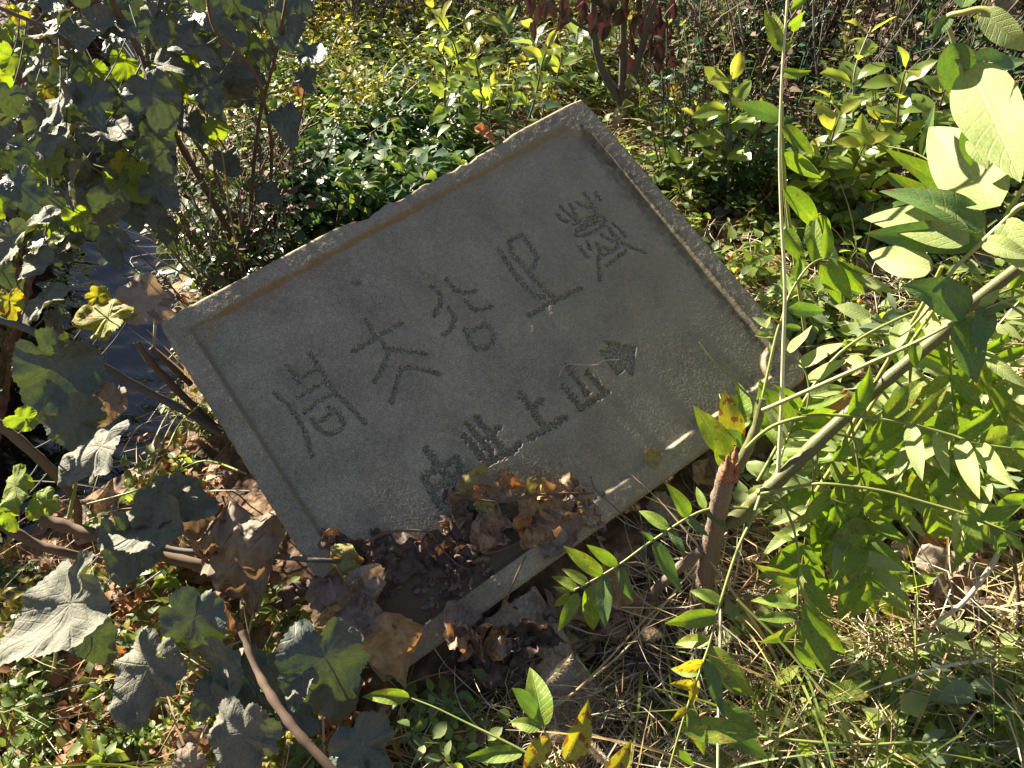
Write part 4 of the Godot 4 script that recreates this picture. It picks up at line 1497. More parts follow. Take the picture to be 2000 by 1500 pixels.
# ---------------------------------------------------------------- the broken ailanthus sapling on the right
func build_ailanthus() -> void:
	var lm := []
	for k in 5:
		lm.append(blade(22, 7, w_lance, [0.25, 0.4, 0.15, 0.5, 0.3][k], [0.12, 0.25, 0.05, 0.3, -0.08][k], 0.10, k * 1.3, [0.0, 0.4, -0.3, 0.2, -0.5][k]).mesh())
	var G := [mats.ailanthus_green, mats.ailanthus_spotted, mats.ailanthus_deep, mats.ailanthus_yellow, mats.ailanthus_pale]
	var o := thing("ailanthus_sapling", "ailanthus sapling with a snapped trunk, olive side branch and long feathered leaves", "sapling")
	var bark := surface_mat("speckled_bark", noise_tex(91, 0.12, [[0.2, Color(0.09, 0.065, 0.045)], [0.55, Color(0.17, 0.12, 0.085)], [0.72, Color(0.22, 0.16, 0.115)], [0.76, Color(0.50, 0.43, 0.34)]], 512, 2), 14.0, 0.75, noise_tex(92, 0.05, [], 256, 3), 0.15)
	var olive := surface_mat("olive_bark", noise_tex(93, 0.08, [[0.3, Color(0.075, 0.08, 0.025)], [0.6, Color(0.14, 0.145, 0.05)], [0.8, Color(0.19, 0.18, 0.07)], [0.84, Color(0.45, 0.40, 0.26)]], 512, 2), 12.0, 0.55)
	var tb := up(1325, 1330, -0.03)
	part("trunk", stem_mesh([tb, at(1352, 1240, 1.40), at(1375, 1140, 1.33), at(1392, 1060, 1.27), at(1405, 985, 1.18), at(1418, 930, 1.13), at(1424, 912, 1.12)], 0.0195, 0.0115, 14, 9, 0.10), bark, o)
	# the split top: three splinters of torn wood
	var wood := surface_mat("torn_wood", noise_tex(94, 0.06, [[0.3, Color(0.16, 0.06, 0.03)], [0.6, Color(0.32, 0.14, 0.07)], [0.8, Color(0.45, 0.25, 0.13)]], 256, 3), 20.0, 0.85)
	for s in [[1414, 935, 1421, 890, 0.011], [1428, 930, 1437, 872, 0.012], [1421, 935, 1428, 902, 0.011], [1434, 940, 1440, 905, 0.006]]:
		part("splinter", stem_mesh([at(s[0], s[1], 1.125), at((s[0] + s[2]) * 0.5 + 2, (s[1] + s[3]) * 0.5, 1.11), at(s[2], s[3], 1.10)], s[4], 0.001, 6, 5, 0.3), wood, o)
	part("branch", stem_mesh([at(1396, 1022, 1.24), at(1440, 1012, 1.21), at(1478, 975, 1.18), at(1506, 951, 1.17), at(1560, 900, 1.15), at(1615, 846, 1.13), at(1720, 752, 1.1), at(1842, 650, 1.06), at(1900, 592, 1.04), at(2060, 470, 1.0)], 0.0125, 0.0078, 10, 7, 0.14), olive, o)
	part("side_shoot", stem_mesh([at(1440, 915, 1.17), at(1458, 880, 1.15), at(1478, 830, 1.14), at(1489, 778, 1.13)], 0.009, 0.006, 9, 6, 0.1), olive, o)
	part("thin_stem", stem_mesh([tb + Vector3(-0.05, 0, 0.03), at(1270, 1185, 1.38), at(1310, 1125, 1.33), at(1370, 1075, 1.28)], 0.010, 0.008, 8, 6, 0.1), bark, o)
	part("thin_stem", stem_mesh([tb + Vector3(-0.10, 0, -0.01), at(1172, 1180, 1.5), at(1160, 1110, 1.47), at(1150, 1075, 1.45)], 0.006, 0.004, 8, 6, 0.1), bark, o)
	var gm: Material = mats.stem_green
	compound(o, [[1462, 992], [1374, 997], [1280, 1052], [1206, 1105], [1140, 1143], [1108, 1157]], 1.18, 1.22, [
		[1206, 1105, 1146, 1064, 0], [1176, 1123, 1100, 1066, 1], [1150, 1141, 1095, 1106, 1], [1127, 1153, 1076, 1115, 1], [1112, 1157, 1079, 1146, 0], [1113, 1159, 1076, 1192, 1], [1129, 1159, 1090, 1235, 0], [1150, 1144, 1163, 1252, 0], [1179, 1123, 1180, 1231, 2], [1212, 1108, 1233, 1183, 2],
		[1275, 1057, 1256, 1037, 2], [1277, 1057, 1325, 1156, 2], [1307, 1032, 1244, 991, 0], [1308, 1034, 1341, 1086, 2], [1343, 1008, 1314, 948, 0], [1340, 1012, 1384, 1044, 2], [1377, 994, 1359, 949, 0], [1377, 997, 1424, 1032, 2]], lm, G, gm, 0.0024, 0.92)
	compound(o, [[1478, 966], [1520, 975], [1544, 1015], [1556, 1060], [1560, 1105], [1558, 1180], [1553, 1262]], 1.16, 1.12, [
		[1552, 1058, 1504, 1036, 1], [1558, 1100, 1523, 1074, 0], [1559, 1145, 1474, 1099, 1], [1558, 1181, 1461, 1164, 0], [1557, 1206, 1476, 1206, 0], [1555, 1231, 1485, 1257, 1], [1557, 1042, 1590, 1048, 2], [1561, 1066, 1614, 1108, 0], [1567, 1102, 1629, 1168, 0], [1570, 1138, 1643, 1219, 0], [1567, 1177, 1656, 1302, 0], [1560, 1210, 1631, 1330, 0], [1552, 1258, 1600, 1322, 0]], lm, G, gm, 0.0026, 0.86)
	compound(o, [[1489, 955], [1470, 1010], [1440, 1075], [1407, 1177], [1385, 1260], [1360, 1330], [1330, 1420], [1305, 1510]], 1.16, 1.06, [
		[1410, 1176, 1343, 1146, 0], [1403, 1202, 1299, 1212, 0], [1386, 1252, 1307, 1252, 1], [1372, 1295, 1308, 1300, 3], [1363, 1316, 1306, 1305, 0], [1388, 1262, 1471, 1381, 1], [1380, 1290, 1408, 1400, 2], [1361, 1325, 1348, 1385, 3], [1405, 1322, 1455, 1362, 2], [1355, 1340, 1320, 1335, 3], [1345, 1380, 1310, 1410, 3], [1345, 1385, 1380, 1480, 1], [1330, 1420, 1490, 1435, 1], [1400, 1370, 1490, 1430, 0], [1405, 1425, 1510, 1480, 2], [1320, 1460, 1360, 1500, 0]], lm, G, gm, 0.0028, 0.95)
	compound(o, [[1457, 876], [1490, 845], [1527, 825], [1594, 811], [1690, 815], [1780, 829], [1860, 850], [1912, 867], [2020, 880]], 1.14, 1.0, [
		[1657, 812, 1727, 711, 0], [1724, 818, 1804, 741, 1], [1780, 827, 1850, 757, 1], [1870, 850, 1958, 805, 0], [1911, 864, 2000, 836, 1], [1780, 832, 1797, 935, 4], [1828, 843, 1853, 936, 4], [1877, 859, 1907, 970, 4], [1914, 868, 1966, 953, 4], [1944, 878, 2020, 920, 1], [1950, 870, 2030, 850, 0]], lm, G, gm, 0.0028, 1.0)
	compound(o, [[1486, 965], [1560, 950], [1614, 945], [1720, 958], [1814, 983], [1890, 1005], [1950, 1030], [2030, 1060]], 1.15, 1.0, [
		[1650, 948, 1661, 993, 0], [1700, 955, 1712, 1030, 0], [1755, 968, 1779, 1040, 0], [1755, 966, 1775, 930, 1], [1650, 946, 1665, 905, 0], [1815, 985, 1857, 1085, 0], [1880, 1005, 1922, 1080, 0], [1930, 1025, 1978, 1100, 2], [1912, 1018, 1995, 990, 0], [1950, 1032, 2020, 1020, 0], [1960, 1036, 2010, 1085, 0]], lm, G, gm, 0.0026, 1.0)
	compound(o, [[1489, 802], [1587, 759], [1690, 713], [1790, 668], [1890, 617], [2020, 568]], 1.12, 0.92, [
		[1891, 610, 1786, 538, 2], [1886, 618, 1902, 752, 2], [1905, 612, 1974, 594, 2], [1790, 668, 1783, 722, 0], [1752, 680, 1768, 604, 4], [1838, 640, 1788, 632, 4], [1915, 600, 1958, 560, 4], [1690, 713, 1640, 690, 4], [1930, 600, 1900, 690, 2]], lm, G, mats.stem_olive, 0.0034, 1.35)
	# the tall upright leaf, its stalk drawn up past the slab's right corner
	compound(o, [[1520, 925], [1526, 800], [1530, 680], [1533, 560], [1526, 420], [1523, 290], [1528, 140], [1540, -30], [1546, -160]], 1.16, 0.95, [
		[1528, 140, 1578, 148, 0], [1530, 100, 1556, 72, 0], [1538, 50, 1591, 30, 0], [1543, 20, 1590, -20, 0], [1527, 90, 1508, 20, 1], [1526, 100, 1495, 22, 1], [1545, -60, 1610, -90, 0], [1540, -40, 1490, -90, 0]], lm, G, mats.stem_pale, 0.0032, 1.0)
	compound(o, [[1489, 778], [1515, 660], [1528, 620], [1545, 570], [1580, 520], [1615, 505], [1660, 520], [1690, 545]], 1.13, 1.12, [
		[1540, 575, 1528, 520, 0], [1555, 552, 1570, 490, 0], [1523, 620, 1490, 610, 0], [1590, 515, 1592, 430, 0], [1610, 508, 1625, 420, 0], [1620, 506, 1665, 590, 0], [1640, 510, 1690, 590, 0], [1660, 520, 1720, 580, 1], [1600, 512, 1650, 600, 0], [1680, 540, 1750, 575, 4], [1530, 600, 1630, 610, 2], [1532, 640, 1575, 640, 2]], lm, G, gm, 0.0024, 0.85)
	compound(o, [[1487, 640], [1500, 655], [1540, 690], [1570, 720], [1580, 760], [1575, 800]], 1.15, 1.16, [[1510, 640, 1468, 618, 4], [1515, 655, 1475, 652, 4], [1540, 690, 1590, 640, 4], [1560, 715, 1650, 665, 4], [1578, 745, 1660, 695, 4], [1582, 775, 1660, 748, 4], [1505, 690, 1500, 668, 4], [1495, 640, 1510, 615, 4]], lm, G, gm, 0.0022, 1.25)
	# the rest of its leaves, growing out all along the branch
	var starts := [[1490, 970, 1.16], [1540, 925, 1.15], [1580, 885, 1.14], [1620, 845, 1.13], [1660, 810, 1.12], [1700, 775, 1.11], [1740, 735, 1.1], [1780, 705, 1.08], [1830, 660, 1.07], [1880, 610, 1.05], [1930, 570, 1.03], [1600, 870, 1.14], [1720, 760, 1.1], [1850, 640, 1.06], [1510, 945, 1.16], [1900, 600, 1.04]]
	for i in starts.size():
		var q: Array = starts[i]
		var a := deg_to_rad([25.0, -20.0, 60.0, 10.0, 80.0, -50.0, 40.0, 95.0, 15.0, 65.0, 30.0, 100.0, 50.0, 85.0, -75.0, -30.0][i])
		var ln := rng.randf_range(190, 300)
		var line := []
		for k in 6:
			var t := k / 5.0
			line.append([q[0] + cos(a) * ln * t, q[1] + sin(a) * ln * t + 55.0 * t * t])
		var lf := []
		for k in range(1, 7):
			var t := 0.25 + 0.75 * k / 6.0
			var bx: float = q[0] + cos(a) * ln * t
			var by: float = q[1] + sin(a) * ln * t + 55.0 * t * t
			for s in [-1.0, 1.0]:
				var b2: float = a + s * rng.randf_range(0.75, 1.15) + 0.15
				var l2 := rng.randf_range(70, 110) * (1.1 - 0.4 * absf(t - 0.55))
				lf.append([bx, by, bx + cos(b2) * l2, by + sin(b2) * l2 + 16.0, [0, 0, 1, 4, 0, 4][rng.randi() % 6]])
		compound(o, line, q[2], q[2] + rng.randf_range(0.02, 0.12), lf, lm, G, gm, 0.0022, 0.9)
	compound(o, [[1489, 790], [1460, 770], [1430, 740], [1395, 705], [1366, 668]], 1.13, 1.15, [], lm, G, gm, 0.0022)
	# shoots below the snapped top
	compound(o, [[1455, 880], [1430, 830], [1415, 800], [1405, 770]], 1.2, 1.26, [[1425, 890, 1358, 792, 1], [1440, 870, 1412, 760, 3], [1445, 830, 1452, 738, 0], [1470, 825, 1415, 830, 4], [1455, 880, 1430, 830, 2], [1490, 850, 1505, 740, 0], [1425, 920, 1395, 860, 1]], lm, G, gm, 0.0022, 1.3)
	# drooping leaves that come from a second stem outside the view on the right
	o = thing("ailanthus_shoot", "second ailanthus shoot with very large pale leaves close to the viewer, upper right", "sapling")
	part("trunk", stem_mesh([up(2230, 1000, -0.02), at(2230, 760, 1.05), at(2190, 560, 0.95), at(2140, 350, 0.88), at(2120, 100, 0.82), at(2100, -200, 0.75)], 0.014, 0.008, 9, 6, 0.1), olive, o)
	compound(o, [[2060, 420], [2000, 400], [1954, 440], [1900, 490], [1860, 530], [1815, 600], [1780, 640]], 0.88, 0.98, [[1954, 402, 1797, 228, 4], [1893, 474, 1677, 388, 4], [1822, 528, 1686, 487, 4], [1960, 430, 2040, 560, 4], [1920, 470, 2010, 500, 4]], lm, G, mats.stem_olive, 0.004, 1.35)
	compound(o, [[1990, 60], [1930, 20], [1880, 25], [1850, 35], [1860, 75], [1880, 150], [1893, 272]], 0.82, 0.9, [[1858, 30, 1818, 75, 2], [1856, 85, 1890, 215, 2], [1868, 110, 1840, 100, 4], [1890, 130, 1995, 350, 4], [1900, 120, 2000, 130, 2], [1880, 15, 1900, -40, 2], [1893, 240, 1900, 330, 2], [1920, 20, 2010, 110, 4], [1893, 268, 1930, 330, 4]], lm, G, mats.stem_olive, 0.004, 1.4)
	compound(o, [[2030, 330], [1990, 380], [1930, 470], [1915, 400], [1926, 480]], 0.9, 0.95, [[1925, 450, 1730, 338, 2], [1926, 470, 1688, 455, 2]], lm, G, mats.stem_olive, 0.003, 0.8)
	# feathered leaf that arches over the lime-green shrub
	o = thing("ailanthus_seedling", "slender ailanthus seedling with drooping ribbed leaflets beside the tall pale stem", "sapling")
	var sb := up(1580, 700, -0.01)
	part("stem", stem_mesh([sb, at(1560, 560, 1.5), at(1540, 420, 1.36), at(1530, 300, 1.28), at(1528, 200, 1.22)], 0.004, 0.002, 7, 6), mats.stem_olive, o)
	compound(o, [[1528, 225], [1528, 290], [1530, 360], [1535, 430], [1540, 500]], 1.24, 1.32, [[1528, 230, 1440, 200, 2], [1528, 245, 1595, 305, 0], [1528, 300, 1612, 352, 0], [1530, 366, 1622, 458, 0], [1560, 310, 1600, 345, 0], [1535, 445, 1570, 525, 0], [1585, 430, 1590, 515, 0], [1600, 455, 1640, 530, 4], [1600, 420, 1625, 470, 0]], lm, G, gm, 0.002, 0.95)
	compound(o, [[1900, 400], [1850, 340], [1790, 300], [1730, 285]], 1.15, 1.25, [[1895, 395, 1733, 288, 0], [1860, 410, 1734, 338, 0], [1850, 345, 1820, 250, 0], [1800, 305, 1830, 200, 2]], lm, G, gm, 0.002, 0.55)
	# the low shoot at the bottom
	o = thing("ailanthus_sucker", "low ailanthus sucker with yellowing brown-spotted leaflets at the bottom, below the broken leg", "sapling")
	var q := up(1110, 1580, -0.01)
	part("stem", stem_mesh([q, at(1105, 1530, 1.16), at(1085, 1500, 1.14), at(1070, 1488, 1.13)], 0.0035, 0.0025, 7, 6), mats.stem_green, o)
	compound(o, [[1095, 1510], [1020, 1466], [960, 1435], [912, 1412], [850, 1382], [804, 1364]], 1.13, 1.2, [[800, 1362, 706, 1358, 1], [1022, 1470, 912, 1478, 0]], lm, G, gm, 0.0024, 0.85)
	compound(o, [[1110, 1520], [1085, 1470], [1060, 1420]], 1.13, 1.1, [[1060, 1420, 1040, 1292, 0], [1047, 1396, 1007, 1342, 2], [1057, 1420, 990, 1408, 0], [1073, 1440, 1015, 1515, 3]], lm, G, gm, 0.0024, 1.3)
	compound(o, [[1110, 1520], [1105, 1490], [1110, 1470]], 1.12, 1.1, [[1104, 1490, 1166, 1374, 3], [1185, 1525, 1242, 1452, 3], [1100, 1500, 1130, 1515, 3]], lm, G, gm, 0.0024, 1.2)


# ---------------------------------------------------------------- single weeds, flowers, foxtails, stones
func build_weeds() -> void:
	var wl := []
	for k in 3:
		wl.append(blade(11, 5, w_willow, 0.2, 0.1 + 0.1 * k, 0.1, k * 2.0).mesh())
	var ml := [mats.cover_sage, mats.ailanthus_spotted, mats.cover_lime, mats.ailanthus_pale]
	# sprawling long-leaved weeds, lower right: stem, then leaves (base, tip, tone)
	var weeds := [
		["sprawling weed with a long olive stem crossing the lower right corner", [[1440, 1171], [1530, 1260], [1608, 1352], [1680, 1430], [1760, 1520]], 1.24, 1.12, [[1612, 1358, 1728, 1336, 1], [1610, 1365, 1600, 1420, 2], [1640, 1390, 1665, 1460, 3], [1560, 1300, 1510, 1340, 1]]],
		["sprawling weed with a pale straight stem lying low at the bottom right", [[1454, 1437], [1560, 1447], [1680, 1455], [1818, 1452], [1960, 1490]], 1.14, 1.1, [[1702, 1459, 1856, 1472, 1], [1625, 1455, 1615, 1500, 0], [1640, 1440, 1625, 1415, 1], [1800, 1450, 1850, 1420, 0], [1560, 1450, 1590, 1490, 1]]],
		["sprawling weed with silvery leaves between the two long stems", [[1580, 1385], [1680, 1362], [1780, 1350], [1900, 1350], [2020, 1380]], 1.2, 1.15, [[1850, 1350, 1905, 1338, 3], [1720, 1360, 1700, 1400, 0], [1780, 1352, 1790, 1300, 2], [1900, 1350, 1960, 1320, 3], [1920, 1355, 1990, 1370, 0], [1800, 1352, 1830, 1400, 3], [1950, 1365, 1930, 1420, 0], [1730, 1350, 1745, 1300, 2]]],
		["broad-leaved weed with pale leaves right of the slab's hidden corner", [[1560, 980], [1600, 920], [1650, 880], [1700, 870]], 1.4, 1.38, [[1580, 950, 1500, 920, 3], [1600, 920, 1530, 880, 3], [1640, 880, 1560, 850, 3], [1620, 900, 1680, 930, 0], [1660, 880, 1760, 900, 2], [1590, 940, 1640, 990, 3], [1700, 870, 1800, 920, 2]]],
		["weed with grey-green strap leaves beside the reddish clay block", [[1800, 780], [1790, 720], [1760, 650], [1700, 620]], 1.36, 1.35, [[1790, 720, 1860, 700, 0], [1770, 680, 1700, 690, 3], [1740, 640, 1660, 640, 0], [1720, 630, 1780, 600, 0], [1700, 620, 1630, 590, 3], [1795, 750, 1740, 770, 0], [1800, 770, 1870, 790, 0]]],
		["weed with drooping lime leaves under the feathered leaves at the far right", [[1960, 1010], [1930, 950], [1880, 900], [1800, 880]], 1.28, 1.26, [[1930, 950, 2000, 930, 0], [1900, 920, 1850, 960, 2], [1860, 895, 1880, 970, 2], [1820, 885, 1760, 930, 1], [1800, 880, 1730, 860, 3], [1950, 990, 1890, 1010, 2]]],
	]
	for w in weeds:
		var o := thing("sprawling_weed", w[0], "weed", "sprawling weeds under the sapling")
		var p := []
		var n: int = w[1].size()
		for i in n:
			p.append(at(w[1][i][0], w[1][i][1], lerpf(w[2], w[3], float(i) / (n - 1))))
		part("stem", stem_mesh(p, 0.0024, 0.0018, 6, 6), mats.stem_green, o)
		for l in w[4]:
			var d := lerpf(w[2], w[3], clampf((l[0] - w[1][0][0]) / float(w[1][n - 1][0] - w[1][0][0]), 0, 1))
			var b := at(l[0], l[1], d)
			part("leaf", wl[rng.randi() % 3], ml[l[4]], o, leaf_xf(b, at(l[2], l[3], d + rng.randf_range(-0.03, 0.02)), (EYE - b).normalized() * 0.5 + Vector3.UP * 0.6 + jit(0.35), rng.randf_range(1.2, 1.6)))
	# toothed three-part leaves
	var toothed := blade(17, 5, func(u): return 0.34 * pow(sin(PI * pow(u, 0.62)), 0.9), 0.2, 0.15, 0.08, 0.5, 0.0, 0.12).mesh()
	for q in [["toothed three-part leaf on a thin stalk over the grey fallen leaves", [1800, 1420, 1846, 1245], [[1840, 1240, 1790, 1278], [1850, 1238, 1845, 1190], [1850, 1245, 1862, 1272], [1858, 1235, 1905, 1215]]], ["toothed weed leaves at the lower right, below the pale arching twig", [2030, 1330, 1945, 1255], [[1940, 1262, 1910, 1310], [1940, 1255, 1905, 1250], [1950, 1265, 1960, 1300], [1955, 1255, 1990, 1240]]], ["toothed weed in the bottom right corner", [1960, 1540, 1970, 1430], [[1965, 1440, 1910, 1450], [1970, 1430, 1985, 1370], [1975, 1440, 2030, 1420], [1965, 1450, 1930, 1500]]]]:
		var o := thing("toothed_weed", q[0], "weed", "toothed weeds at the lower right")
		var st: Array = q[1]
		var b := up(st[0], st[1], -0.01)
		var top := at(st[2], st[3], 1.2)
		part("stem", stem_mesh([b, (b + top) * 0.5 + Vector3(0, 0.03, 0), top], 0.002, 0.0014, 6, 6), mats.stem_red, o)
		for l in q[2]:
			var lb := at(l[0], l[1], 1.2)
			part("leaf", toothed, mats.ailanthus_pale, o, leaf_xf(lb, at(l[2], l[3], 1.2 + rng.randf_range(-0.02, 0.02)), (EYE - lb).normalized() + Vector3.UP * 0.6 + jit(0.2)))
	# foxtail grass
	for q in [["round bristly foxtail head beside the sapling's snapped trunk", [1290, 1330], [1290, 1240], [1268, 1238], 0.014], ["long bristly foxtail head leaning right below the broken leg", [1020, 1430], [1063, 1340], [1112, 1288], 0.010], ["pale foxtail head lying beside the sucker's yellow leaves", [1200, 1520], [1110, 1440], [1078, 1436], 0.010], ["foxtail head right of the brown-spotted leaflet at the bottom", [1240, 1560], [1188, 1495], [1142, 1448], 0.011], ["fluffy foxtail head above the sapling's olive branch", [1800, 800], [1790, 745], [1778, 735], 0.011], ["small foxtail head in the grass at the slab's lower left edge", [330, 900], [312, 880], [305, 855], 0.008]]:
		var o := thing("foxtail_grass", q[0], "foxtail grass", "foxtail seed heads")
		var b := up(q[1][0], q[1][1], 0.0)
		var dd: float = -(cb.inverse() * (b - EYE)).z - 0.1
		var h0 := at(q[2][0], q[2][1], dd)
		var h1 := at(q[3][0], q[3][1], dd - 0.015)
		part("stem", stem_mesh([b, (b + h0) * 0.5 + Vector3(0.01, 0.02, 0), h0], 0.0011, 0.0008, 5, 6), mats.straw, o)
		var m := MB.new()
		var r: float = q[4]
		for k in 420:
			var t := rng.randf()
			var c := h0.lerp(h1, t)
			var d := Vector3(rng.randfn(), rng.randfn(), rng.randfn()).normalized() + (h1 - h0).normalized() * 0.7
			m.tube(PackedVector3Array([c, c + d * r * rng.randf_range(0.7, 1.2) * (0.6 + 0.4 * sin(PI * clampf(t, 0.1, 0.95)))]), PackedFloat32Array([0.00035, 0.0001]), 3)
		part("bristles", m.mesh(), mats.fluff, o)
		part("spike", stem_mesh([h0, (h0 + h1) * 0.5, h1], r * 0.3, r * 0.15, 6, 4), mats.fluff, o)
	# little orange button flowers
	var head := rock_mesh(5, Vector3.ONE * 0.0052, 0.25)
	for q in [[1428, 503, "beside the slab's right edge, highest of three"], [1440, 527, "beside the slab's right edge, middle of three"], [1441, 546, "beside the slab's right edge, lowest of three"], [1679, 589, "under the drooping leaflets, right of the tall stem"], [1822, 760, "near the clay block, below the olive branch"], [1602, 802, "behind the olive branch, over the pale weeds"], [1583, 741, "left of the olive branch beside a pale leaflet"], [1371, 345, "at the slab's right edge under the dark shrub"], [1672, 386, "up the slope on a thin stalk under the lime shrub"]]:
		var o := thing("button_flower", "small orange button flower " + q[2], "flower", "small orange button flowers")
		var f := up(q[0], q[1], 0.075)
		part("flower_head", head, mats.petal_orange, o, Transform3D(Basis(), f))
		part("stalk", stem_mesh([f + Vector3(rng.randf_range(-0.03, 0.03), -0.085, 0.02), f - Vector3(0, 0.04, 0.0), f], 0.0009, 0.0007, 5, 4), mats.stem_green, o)
	# stones and clods
	var clay := surface_mat("clay", noise_tex(61, 0.03, [[0.2, Color(0.16, 0.095, 0.06)], [0.5, Color(0.34, 0.22, 0.15)], [0.8, Color(0.47, 0.34, 0.25)]], 512, 5), 5.0, 0.95, noise_tex(62, 0.08, [], 256, 4), 0.6)
	for q in [["big reddish clay block at the right end of the bank", 1975, 800, Vector3(0.085, 0.11, 0.10), 0.3, 1], ["flat tan stone on the soil behind the slab's top corner", 1082, 178, Vector3(0.062, 0.032, 0.05), 0.25, 2], ["clay clod under the sapling's olive branch", 1690, 705, Vector3(0.06, 0.03, 0.05), 0.35, 3], ["small clod in the dry grass at the slab's lower left edge", 432, 935, Vector3(0.05, 0.025, 0.04), 0.3, 4], ["dark stone at the water's edge under the mulberry branch", 92, 700, Vector3(0.05, 0.03, 0.05), 0.3, 5], ["round brown clod right of the snapped trunk's foot", 1540, 1330, Vector3(0.035, 0.025, 0.03), 0.3, 6], ["pale clod among the fallen leaves left of the snapped trunk", 1200, 1190, Vector3(0.035, 0.02, 0.03), 0.35, 7]]:
		solo("stone", rock_mesh(700 + q[5], q[3], q[4]), clay, q[0], "stone", "", Transform3D(Basis(Vector3.UP, q[5] * 1.3), up(q[1], q[2], 0.005)))


